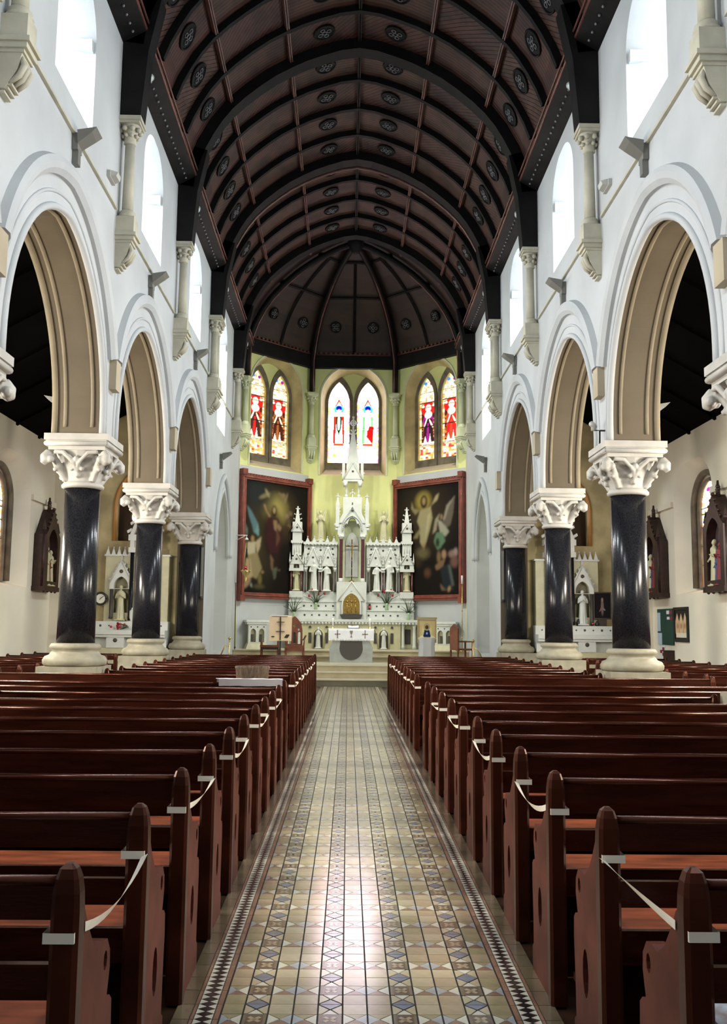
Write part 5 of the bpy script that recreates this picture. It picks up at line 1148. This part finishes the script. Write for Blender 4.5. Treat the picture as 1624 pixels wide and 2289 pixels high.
def candle(x, y, z, h, lb):
    t = thing('candlestick', lb, 'candle', (x, y, z), 0, 'candles on the altar table'); c = MB(); c.lathe([(.05, 0), (.045, .015), (.02, .03), (.028, .05)], n=12); c.build('holder', [brass], t); c = MB(); c.tube([(0, 0, .04), (0, 0, h)], .022, 10); c.build('wax', [marble], t); c = MB(); c.tube([(0, 0, h), (0, 0, h+.02)], .003, 4); c.build('wick', [black], t)
candle(-.53, 27.1, .515+.958, .30, 'white candle at the left end of the altar table'); candle(.53, 27.1, .515+.958, .30, 'white candle at the right end of the altar table')
t = thing('missal_stand', 'open book on a low dark stand in the middle of the altar table', 'book', (.06, 27.05, .515+.96)); c = MB(); c.add([(-.17,0,.01),(.17,0,.01),(.17,.2,.06),(-.17,.2,.06),(-.17,0,.0),(.17,0,.0),(.17,.2,.0),(-.17,.2,.0)],[(0,1,2,3),(4,7,6,5),(0,4,5,1),(1,5,6,2),(2,6,7,3),(3,7,4,0)]); c.build('stand', [black], t)
c = MB(); c.add([(-.15,.01,.03),(0,.01,.022),(.15,.01,.03),(.15,.19,.085),(0,.19,.07),(-.15,.19,.085),(-.15,.01,.018),(.15,.01,.018),(.15,.19,.064),(-.15,.19,.064)],[(0,1,4,5),(1,2,3,4),(6,9,8,7),(0,6,7,2,1),(2,7,8,3),(3,8,9,5,4),(5,9,6,0)]); c.build('open_pages', [paper], t); c = MB(); c.tube([(-.04, .1, .06), (-.04, .1, .20)], .006, 6); c.build('marker', [black], t)

# ------------------------------------------------------------------ sanctuary furniture
def credence(s, nm):
    t = thing('credence_table', 'white stone side table with arched front, at the %s apse wall' % nm, 'table', (s*2.88, 28.95, .83), s*-.35)
    c = MB(); c.box(-.36, .36, -.18, .18, .80, .87); c.box(-.33, .33, -.16, .16, .74, .80); c.build('table_top', [marble], t)
    c = MB(); c.add([(-.36,-.18,0),(.36,-.18,0),(.36,.18,0),(-.36,.18,0),(-.28,-.12,.18),(.28,-.12,.18),(.28,.12,.18),(-.28,.12,.18)],[(0,3,2,1),(4,5,6,7),(0,1,5,4),(1,2,6,5),(2,3,7,6),(3,0,4,7)]); c.build('foot', [marble_y], t)
    c = MB(); c.slab([(-.28, .18), (-.28, .74), (.28, .74), (.28, .18)], [arch(-.13, .085, .2, .50, .11, 6), arch(.13, .085, .2, .50, .11, 6)], lambda u, v, d: (u, -.13+d, v), .06); c.build('arcaded_front', [marble], t)
    c = MB(); c.box(-.26, .26, -.02, .10, .18, .74); c.build('core', [marble_y], t)
    for x in (-.13, .13):
        c = MB(); c.box(x-.035, x+.035, -.06, -.03, .22, .44); c.build('dark_panel', [marble_d], t)
    for x in (-.2, 0, .2): c = MB(); c.ball((x, -.13, .66), .022, 0, 6, 1, .3, 1); c.build('boss', [marble_d], t)
credence(-1, 'left'); credence(1, 'right')
# ambo with pale cloth
t = thing('lectern', 'lectern draped in a peach cloth with cross and grapes, left of the altar', 'lectern', (-1.99, 26.70, .515))
c = MB(); c.box(-.02, .02, -.02, .02, .0, .60); c.box(-.25, .25, -.18, .18, 0, .03); c.build('stem', [black], t)
c = MB(); c.add([(-.31,-.10,.60),(.31,-.10,.60),(.31,-.06,1.27),(-.31,-.06,1.27),(-.31,.02,.60),(.31,.02,.60),(.31,.16,1.30),(-.31,.16,1.30)],[(0,1,2,3),(4,7,6,5),(0,4,5,1),(1,5,6,2),(2,6,7,3),(3,7,4,0)]); c.build('cloth_panel', [pink_cl], t)
c = MB(); 
for z in (1.12, .86): c.box(-.10 if z > 1 else -.12, .12, -.115, -.085, z-.008, z+.008)
c.box(-.010, .018, -.12, -.075, .62, 1.26); c.build('applied_cross', [black], t)
c = MB(); 
for i in range(9): c.ball((.14+.03*(i % 3)+.02*(i//3), -.105, .70+.03*(i//3)), .022, 0, 6, 1, .4, 1)
c.ball((-.20, -.105, .715), .05, 0, 8, 1, .2, .35); c.build('grape_motif', [mat('motif_dark', (.03,.02,.015), .8)], t)
c = MB(); c.box(-.25, .20, -.08, .18, 1.285, 1.31); c.build('book', [paper], t)
# chairs
def big_chair(loc, rz, lb):
    t = thing('gothic_chair', lb, 'chair', loc, rz)
    c = MB(); o = arch(0, .23, .42, .85, .45, 10); hs = [arch(x, .045, .50, .78, .07, 5) for x in (-.14, 0, .14)]
    hs += [[(.0+.06*math.cos(a)*(1 if i % 2 else .55), 1.02+.06*math.sin(a)*(1 if i % 2 else .55)) for i, a in enumerate(np.linspace(0, 2*PI, 11)[:-1])]]
    hs += [[(x+.045*math.cos(a)*(1 if i % 2 else .55), .91+.045*math.sin(a)*(1 if i % 2 else .55)) for i, a in enumerate(np.linspace(0, 2*PI, 11)[:-1])] for x in (-.11, .11)]
    c.slab(o, hs, lambda u, v, d: (u, .20+d, v), .05); c.build('backrest', [chair_w], t)
    c = MB(); c.box(-.27, .27, -.24, .24, .40, .46); c.box(-.26, .26, -.235, -.22, .30, .40); c.build('seat', [chair_w], t)
    for x in (-.25, .25):
        for y in (-.21, .21): c = MB(); c.box(x-.025, x+.025, y-.025, y+.025, 0, .40); c.build('leg', [chair_w], t)
        c = MB(); c.tube([(x, .18, .62), (x*1.08, -.10, .66), (x*1.2, -.24, .74)], [.022, .025, .03], 6); c.tube([(x, -.20, .44), (x*1.1, -.17, .68)], .02, 6); c.build('armrest', [chair_w], t)
big_chair((-1.62, 27.30, .515), .1, 'tall red-brown gothic chair with pierced back beside the peach lectern')
def low_chair(loc, rz, lb):
    t = thing('low_stool', lb, 'stool', loc, rz); c = MB(); c.box(-.27, .27, -.2, .2, .40, .46); c.build('seat', [chair_w], t)
    c = MB(); c.box(-.26, .26, -.19, .19, .33, .40); c.build('apron', [frame_dk], t)
    for x in (-.24, .24):
        for y in (-.17, .17): c = MB(); c.box(x-.022, x+.022, y-.022, y+.022, 0, .33); c.build('leg', [chair_w], t)
        c = MB(); c.box(x-.02, x+.02, -.19, .19, .46, .58); c.build('side_rail', [chair_w], t)
low_chair((-2.35, 27.6, .515), 0, 'low red-brown bench stool left of the peach lectern')
t = thing('armchair', 'red-brown wooden armchair at the right edge of the sanctuary', 'chair', (3.02, 26.0, .515), 1.9)
c = MB(); c.box(-.24, .24, -.24, .24, .40, .45); c.build('seat', [chair_w], t)
for x in (-.23, .23):
    for y in (-.22, .22): c = MB(); c.box(x-.02, x+.02, y-.02, y+.02, 0, .40 if y > 0 else .62); c.build('leg', [chair_w], t)
    c = MB(); c.box(x-.02, x+.02, -.26, .22, .62, .655); c.build('armrest', [chair_w], t)
c = MB(); c.box(-.25, .25, .20, .24, .45, 1.0)
c.prism([(-.25, 1.0), (0, 1.12), (.25, 1.0)], lambda u, v, d: (u, .20+d, v), .04); c.build('backrest', [chair_w], t)
# icon stand
t = thing('icon_stand', 'stand with a framed blue-robed icon and white drape, right of the altar', 'icon stand', (2.16, 27.2, .515))
c = MB(); N = 16; vs = []
for z, w_ in ((0.0, .24), (.5, .22), (.72, .26)): 
    for i in range(N): a = 2*PI*i/N; vs.append((w_*max(-1, min(1, 1.3*math.cos(a))), .18*math.sin(a)*(1+.1*math.sin(5*a)), z))
c.add(vs, [(j*N+i, j*N+(i+1) % N, (j+1)*N+(i+1) % N, (j+1)*N+i) for j in range(2) for i in range(N)]+[tuple(range(2*N, 3*N))]); c.build('white_drape', [mat('grey_white_drape', (.42,.43,.46), .8)], t)
cols = paint(40, 50, (.45,.36,.18), [('e', .5, .45, .28, .35, (.55,.47,.26), .4), ('p', [(.25,.12),(.35,.50),(.5,.62),(.65,.50),(.75,.12)], (.008,.02,.07)), ('e', .5, .64, .10, .10, (.12,.06,.03), .3), ('e', .5, .66, .2, .17, (.3,.26,.14), .3), ('e', .5, .64, .10, .09, (.06,.035,.02), .2), ('e', .5, .36, .05, .05, (.3,.4,.5), .5), ('p', [(.3,.2),(.4,.02),(.6,.02),(.7,.2)], (.45,.34,.12)), ('n', .1)])
link('icon', grid_mesh('icon', cols, lambda u, v: (-.24+u*.48, -.10+.06*v, .62+v*.62), canvas), t)
c = MB(); 
for x in (-.27, .24): c.obox((x+.015, -.075, .94), (.018, 0, 0), (0, .018, 0), (0, .03, .36))
c.box(-.27, .27, -.13, -.08, .58, .62); c.box(-.29, .29, -.07, .10, 1.25, 1.30); c.build('icon_frame', [mat('gilt_wood', (.30,.22,.10), .4)], t)
c = MB(); c.add([(-.27, -.12, .70), (-.14, -.13, .80), (0, -.135, .62), (.14, -.13, .80), (.27, -.12, .70), (.16, -.13, .60), (0, -.14, .50), (-.16, -.13, .60)], [(0,1,2,7),(2,3,4,5),(7,2,5,6)]); c.build('lace_swag', [mat('lace', (.62,.56,.36), .8)], t)
c = MB(); c.box(-.10, .10, -.05, .14, .0, .02); c = None
# hanging sanctuary lamp
t = thing('sanctuary_lamp', 'hanging brass sanctuary lamp with a red light on chains before the left painting', 'lamp', (-3.16, 28.15, 3.05))
c = MB(); c.tube([(-.32, 0, 1.16), (.02, 0, 1.16)], .014, 6); c.tube([(-.32, 0, 1.0), (-.02, 0, 1.16)], .008, 5); c.build('wall_bracket', [marble], t)
c = MB(); c.tube([(0, 0, 1.16), (0, 0, 1.08)], .01, 6); c.lathe([(.06, 1.02), (.05, 1.06), (.01, 1.10)], n=12); c.build('crown', [marble], t)
c = MB(); 
for a in (0, 2.1, 4.2): c.tube([(.02*math.cos(a), .02*math.sin(a), 1.04), (.12*math.cos(a), .12*math.sin(a), .12)], .007, 5)
c.build('chain', [brass], t)
c = MB(); c.lathe([(.005, -.30), (.03, -.24), (.02, -.20), (.05, -.12), (.03, -.08), (.10, .0), (.13, .08), (.12, .11), (.08, .12)], n=14)
for a in range(8): c.ball((.13*math.cos(a*.785), .13*math.sin(a*.785), .10), .025, 0, 6)
c.build('bowl', [brass], t); c = MB(); c.tube([(0, 0, .12), (0, 0, .24)], .035, 10); c.build('red_glass', [mat('ruby_glass', (.25,.01,.02), .1)], t); c = MB(); c.ball((0, -.036, .20), .018, 0, 8); c.build('flame', [red_glow], t)
# tall processional candle stands
for s, x, y, lb in ((1, 3.30, 28.2, 'tall slim brass candle stand at the right end of the sanctuary'),):
    t = thing('candle_stand', lb, 'candle stand', (x, y, .83-.0)); c = MB(); c.lathe([(.12, 0), (.11, .03), (.03, .06), (.02, .1)], n=14); c.tube([(0, 0, .08), (0, 0, 2.0)], .014, 8)
    for z in (.4, .8, 1.2, 1.6): c.ball((0, 0, z), .026, 0, 8)
    c.build('stand', [brass], t); c = MB(); c.tube([(0, 0, 2.0), (0, 0, 2.25)], .03, 10); c.build('wax', [marble], t)
t = thing('banner_pole', 'dark slim pole leaning on the wall left of the sanctuary', 'pole', (-3.40, 27.9, .83)); c = MB(); c.tube([(0, 0, 0), (-.02, 0, 1.95)], .014, 8); c.build('pole', [frame_dk], t); c = MB(); c.ball((0, 0, .06), .03, 0, 8); c.build('ferrule', [black], t)
for s, nm in ((-1, 'left'), (1, 'right')):
    t = thing('brass_rail', 'small brass handrail beside the %s end of the steps' % nm, 'handrail', (s*3.12, 24.35, 0)); c = MB(); c.tube([(0, 0, 0), (0, 0, 1.15)], .022, 8); c.ball((0, 0, 1.2), .04, 0, 8); c.build('post', [brass], t)
    c = MB(); c.tube([(0, 0, 1.02), (s*.12, -.04, .98), (s*.2, -.1, .78)], .016, 6); c.build('rail', [brass], t)
# framed picture inside the right doorway
t = thing('framed_icon', 'dark framed picture seen through the right pointed doorway', 'picture', (4.9, 26.98, 1.65))
c = MB(); c.slab([(-.45, 0), (-.45, 1.15), (.55, 1.15), (.55, 0)], [[(-.40, .05), (-.40, 1.10), (.50, 1.10), (.50, .05)]], lambda u, v, d: (u, -d, v), .05); c.build('frame', [frame_dk], t)
link('canvas', grid_mesh('dark_canvas', paint(30, 36, (.02,.015,.01), [('e', .55, .5, .2, .35, (.07,.05,.025), .8), ('e', .6, .75, .09, .1, (.12,.08,.05), .6), ('r', .3, .8, .06, .10, (.35,.33,.2))]), lambda u, v: (-.40+u*.9, -.03, .05+v*1.05), canvas), t)

# ------------------------------------------------------------------ side altars at the aisle ends
def side_altar(s, nm):
    t = thing('side_altar', 'smaller cream gothic side altar at the end of the %s aisle' % nm, 'altar', (s*4.87, YE-.02, 0)); X1 = s*.53
    c = MB(); c.box(*sorted((-s*.60, s*1.2)), -.60, 0, .0, 1.0); c.build('altar_body', [marble_y], t)
    c = MB(); c.box(*sorted((-s*.60, s*1.30)), -.68, 0, 1.30, 1.40); c.box(*sorted((-s*.60, s*1.25)), -.64, 0, 1.24, 1.30); c.build('mensa', [marble], t)
    c = MB(); c.box(X1-.20, X1+.20, -.62, 0, 1.0, 1.24); c.box(*sorted((-s*.60, s*1.2)), -.45, 0, 1.0, 1.24); c.build('frontal', [marble], t)
    c = MB(); c.ball((X1, -.62, 1.17), .05, 0, 8, 1, .3, 1); c.build('boss', [marble_d], t)
    c = MB(); c.box(*sorted((-s*.60, s*1.22)), -.34, 0, 1.40, 1.60); c.build('gradine', [marble], t)
    for i in range(9): c = MB(); c.ball((s*(-.45+.2*i), -.34, 1.50), .03 if i % 2 else .02, 0, 6, 1, .3, 1); c.build('inlay_stud', [marble_d], t)
    xa, xb = sorted((-s*.56, s*.92))
    c = MB(); c.slab([(xa, 1.60), (xa, 3.12), (xb, 3.12), (xb, 1.60)], [arch(X1, .17, 1.80, 2.42, .22, 8), arch(0, .21, 1.85, 2.75, .28, 8)], lambda u, v, d: (u, -.20+d, v), .10); c.build('reredos_wall', [marble_y], t)
    c = MB(); c.box(xa+.05, xb-.05, -.10, -.02, 1.62, 3.05); c.build('niche_back', [niche_shade], t)
    c = MB(); c.slab([(X1-.27, 2.35), (X1-.25, 2.55), (X1, 3.0), (X1+.25, 2.55), (X1+.27, 2.35)], [arch(X1, .165, 2.36, 2.42, .22, 6)], lambda u, v, d: (u, -.28+d, v), .08)
    for q in (-1, 1):
        c.tube([(X1+q*.27, -.28, 2.50), (X1, -.28, 3.0)], .024, 6)
        for f in (.15, .4, .65, .85): c.ball((X1+q*(.27*(1-f)+.03), -.27, 2.50+.50*f), .03, 0, 6)
    c.tube([(X1, -.27, 3.0), (X1, -.27, 3.14)], .015, 6); c.build('gable', [marble], t)
    c = MB(); c.ball((X1, -.29, 2.76), .045, 0, 8, 1, .3, 1); c.build('gable_boss', [marble_d], t)
    for q in (-1, 1):
        c = MB(); c.lathe([(.05, 1.66), (.04, 1.72), (.04, 2.34)], (X1+q*.215, -.26, 0), 8); c.build('dark_colonnette', [marble_d], t)
        c = MB(); c.lathe([(.060, 1.62), (.048, 1.70), (.045, 3.20)], (q*.29, -.28, 0), 10); c.build('tall_dark_shaft', [granite], t)
        c = MB(); c.box(q*.29-.08, q*.29+.08, -.36, -.12, 3.20, 3.32); c.box(q*.29-.05, q*.29+.05, -.34, -.16, 3.32, 3.48); c.box(q*.29-.09, q*.29+.09, -.36, -.12, 3.48, 3.62); c.build('shaft_capital', [marble], t)
    c = MB(); c.slab([(-.36, 3.60), (0, 4.55), (.36, 3.60), (.27, 3.60), (0, 4.32), (-.27, 3.60)], [], lambda u, v, d: (u, -.34+d, v), .12)
    for q in (-1, 1):
        for f in (.1, .3, .5, .7, .9): c.obox((q*(.36*(1-f)+.05), -.28, 3.62+.95*f), (.05, 0, .03), (0, .03, 0), (-.01, 0, .03))
    c.build('central_gable', [marble], t)
    for a_ in range(5):
        x = s*(.36+.13*a_); c = MB(); c.slab([(x-.05, 3.16), (x, 3.32), (x+.05, 3.16)], [], lambda u, v, d: (u, -.2+d, v), .05); c.ball((x, -.18, 3.33), .02, 0, 6); c.build('cresting', [marble], t)
    c = MB(); c.box(xa-.03, xb+.03, -.24, 0, 3.12, 3.16); c.build('cornice', [marble], t)
    put(figure(.95, marble_y, 'stand', 40+s), 'saint_statue', 'larger robed statue in the central niche of the %s side altar' % nm, 'statue', (s*4.87, YE-.27, 1.64))
    put(figure(.78, marble_y if s < 0 else marble, 'pray', 20+s), 'saint_statue', 'robed cream statue in the niche of the %s side altar' % nm, 'statue', (s*5.40, YE-.27, 1.64))
side_altar(-1, 'left'); side_altar(1, 'right')
t = thing('clock', 'round wall clock with black rim left of the side altar', 'clock', (-5.86, YE-.30, 2.12)); c = MB(); n = 32
c.tube([(.135*math.cos(a), 0, .135*math.sin(a)) for a in np.linspace(0, 2*PI, n+1)], .025, 8); c.build('rim', [black], t)
c = MB(); c.prism([(.13*math.cos(a), .13*math.sin(a)) for a in np.linspace(0, 2*PI, n+1)[:-1]], lambda u, v, d: (u, d, v), .02); c.build('dial', [clock_f], t)
c = MB(); c.obox((.03, -.008, .025), (.045, 0, .038), (0, .002, 0), (-.004, 0, .005)); c.obox((.0, -.008, -.0), (.02, 0, .03), (0, .002, 0), (-.005, 0, .004)); 
for a in range(12): c.box(.112*math.cos(a*PI/6)-.005, .112*math.cos(a*PI/6)+.005, -.006, -.002, .112*math.sin(a*PI/6)-.005, .112*math.sin(a*PI/6)+.005)
c.build('hands', [black], t); c = MB(); c.box(-.05, .05, .02, .28, -.05, .05); c.build('backing', [black], t)
t = thing('framed_picture', 'dark framed picture of a standing figure with pale rays, on the right side altar', 'picture', (5.83, YE-.62, 1.40+.22)); c = MB()
t.location = (5.86, YE-.30, 1.60)
c.slab([(-.21, .16), (-.21, .80), (.21, .80), (.21, .16)], [[(-.185, .19), (-.185, .77), (.185, .77), (.185, .19)]], lambda u, v, d: (u, d, v), .03); c.box(-.18, .18, .01, .20, .0, .16) if False else None; c.build('frame', [frame_dk], t)
link('print', grid_mesh('rays_print', paint(30, 40, (.012,.010,.012), [('p', [(.5,.75),(.42,.45),(.30,.25),(.52,.40)], (.35,.13,.12)), ('p', [(.5,.75),(.55,.45),(.74,.25),(.52,.40)], (.30,.36,.42)), ('e', .5, .72, .06, .08, (.4,.28,.2), .4), ('e', .5, .45, .08, .28, (.2,.15,.14), .8)]), lambda u, v: (-.19+.38*u, .015, .18+v*.60), canvas), t)
c = MB(); c.box(-.10, .10, .02, .12, -.02, .16); c.build('easel_foot', [frame_dk], t)
for i, (x, h, m_, lb, cat) in enumerate(((5.12, .20, marble, 'white vase on the right side altar, leftmost', 'vase'), (5.30, .16, black, 'small dark candle holder on the right side altar', 'candle'), (5.45, .15, paper, 'little white framed card on the right side altar', 'card'), (5.62, .16, frame_dk, 'dark votive cup with a red glow on the right side altar', 'candle'), (5.74, .12, black, 'small dark bottle on the right side altar', 'bottle'))):
    t = thing(['white_vase', 'candle_holder', 'framed_card', 'votive_cup', 'dark_bottle'][i], lb, cat, (x, YE-.45, 1.40)); t.location = (x, YE-.27, 1.60)
    if cat == 'card': c = MB(); c.box(-.06, .06, 0, .015, 0, h); c.build('card', [m_], t); c = MB(); c.box(-.02, .02, -.004, 0, .05, .10); c.build('emblem', [black], t)
    else:
        c = MB(); c.lathe([(.035, 0), (.045, h*.3), (.04, h*.6), (.02, h*.8), (.025, h)], n=12); c.build('body', [m_], t)
        if i == 3: c = MB(); c.ball((0, -.045, h*.4), .015, 0, 6); c.build('flame', [red_glow], t)
t = thing('white_urn', 'white lidded urn on the left side altar beside the dark shaft', 'urn', (-5.13, YE-.45, 1.60-.2)); t.location = (-5.13, YE-.28+.0, 1.60); c = MB(); c.lathe([(.07, 0), (.075, .02), (.075, .24), (.05, .28)], n=14); c.build('body', [marble], t); c = MB(); c.lathe([(.05, .28), (.05, .31), (.01, .33)], n=14); c.build('lid', [marble], t)
t = thing('fallen_flowers', 'dark red flowers lying on the left side altar', 'flowers', (-5.33, YE-.50, 1.40)); c = MB()
for q in range(8): a = rng.uniform(-.5, .9); c.tube([(0, 0, .02), (math.cos(a)*.2, rng.uniform(-.03, .03), .04+abs(math.sin(a))*.1), (math.cos(a)*.32-.3, -.02, .05+math.sin(a)*.1+.05)], .008, 5)
c.build('stems', [green_l], t); c = MB()
for q in range(10): c.ball((rng.uniform(-.25, .1), rng.uniform(-.05, .05), rng.uniform(.03, .16)), .03, 0, 6)
c.build('petals', [red_f], t)

# ------------------------------------------------------------------ stations of the cross on the aisle walls
def station(s, y, lb, red):
    t = thing('carved_shrine', lb, 'shrine', (s*XO, y, 2.25), 0 if s < 0 else PI, 'carved oak shrines')   # +x into the room
    c = MB(); c.slab([(-.50, .06), (-.50, 1.25), (-.40, 1.32), (0, 1.85), (.40, 1.32), (.50, 1.25), (.50, .06)], [arch(0, .33, .22, 1.0, .40, 8)], lambda u, v, d: (.02+d, u, v), .26); c.build('gabled_case', [frame_dk], t)
    c = MB(); c.box(.02, .10, -.45, .45, .1, 1.3); c.build('case_back', [mat('shrine_ground', (.07,.045,.05), .6)], t)
    c = MB(); c.box(.0, .30, -.52, .52, .0, .10)
    for q in (-.4, -.15, .15, .4): c.ball((.24, q, -.0), .035, 0, 6)
    c.build('shelf', [frame_dk], t)
    c = MB(); c.tube([(.15, 0, 1.8), (.15, 0, 2.12)], [.05, .02], 6); c.ball((.15, 0, 2.0), .05, 0, 6); c.ball((.15, -.06, 1.95), .03, 0, 6); c.ball((.15, .06, 1.95), .03, 0, 6)
    for q in (-1, 1):
        c.tube([(.22, q*.48, .1), (.22, q*.48, 1.35)], .035, 6); c.pyramid(.22, q*.48, .04, .04, 1.35, 1.6); c.ball((.22, q*.48, 1.38), .05, 0, 6)
        for f in (.15, .35, .55, .75, .95): c.ball((.26, q*.42*(1-f), 1.30+.55*f+.03), .035, 0, 6)
    c.build('pinnacles', [frame_dk], t)
    for q, m_, hh in ((-.16, marble_y, .85), (.12, mat('red_robe', (.20,.02,.03), .6) if red else marble_y, .78), (.0, mat('blue_robe', (.04,.06,.14), .6) if red else frame_red, .6)):
        f = link('relief_figure', figure(hh, m_, 'pray' if q > 0 else 'stand', 30+int(q*100), voxel=.016), t, (.20, q, .14), PI/2)
station(-1, 21.33, 'dark carved gothic shrine on the left aisle wall', False)
station(1, 21.42, 'dark carved gothic shrine on the right aisle wall above the notice board', True)
station(1, 17.62, 'dark carved gothic shrine cut by the right edge of the photograph', True)
# notice board, poster and boxes on the right aisle wall
t = thing('notice_board', 'green baize notice board with pinned sheets on the right aisle wall', 'notice board', (XO, 21.2, 1.2), PI); c = MB(); c.box(0, .03, -.52, .52, 0, .80); c.build('board', [board_g], t)
for y0, y1, z0, z1, m_ in ((-.50, -.30, .30, .72, paper_b), (-.50, -.22, .0, .26, paper_b), (.12, .30, .68, .76, paper), (.33, .50, .68, .76, paper_r), (.33, .50, .55, .62, paper_r), (.15, .32, .56, .62, paper)):
    c = MB(); c.box(.03, .036, y0, y1, z0, z1); c.build('sheet', [m_], t)
t = thing('arch_poster', 'black framed poster with three pale pointed arches on the right aisle wall', 'poster', (XO, 20.2, 1.28), PI); c = MB(); c.slab([(-.43, 0), (-.43, .74), (.43, .74), (.43, 0)], [[(-.36, .06), (-.36, .68), (.36, .68), (.36, .06)]], lambda u, v, d: (d, u, v), .04); c.build('frame', [black], t)
cols = paint(45, 50, (.03,.025,.02), [('p', [(x-.15, .2), (x-.15, .62), (x, .9), (x+.15, .62), (x+.15, .2)], (.62,.44,.26)) for x in (.17, .5, .83)]+[('e', x, .45, .09, .10, (.40,.22,.12), .8) for x in (.2, .5, .8)]+[('r', .05, .95, .05, .20, (.7,.64,.52)), ('n', .15)])
link('print', grid_mesh('arches_print', cols, lambda u, v: (.02, .36-u*.72, .06+v*.62), canvas), t)
t = thing('leaflet_rack', 'leaflets and small maroon notices below the green notice board', 'leaflets', (XO, 21.35, .85), PI); c = MB(); c.box(0, .03, -.25, .10, 0, .32); c.build('rack_back', [paper], t)
for q, z in ((.0, .22), (.0, .10), (-.15, .16)): c = MB(); c.box(.03, .04, q-.06, q+.06, z, z+.07); c.build('leaflet', [paper_r], t)
t = thing('collection_box', 'small dark collection box on the right aisle wall below the notice board', 'box', (XO, 20.85, .86), PI); c = MB(); c.box(0, .16, -.14, .14, 0, .20); c.build('body', [frame_dk], t); c = MB(); c.box(.0, .18, -.15, .15, .20, .225); c.build('lid', [frame_dk], t)
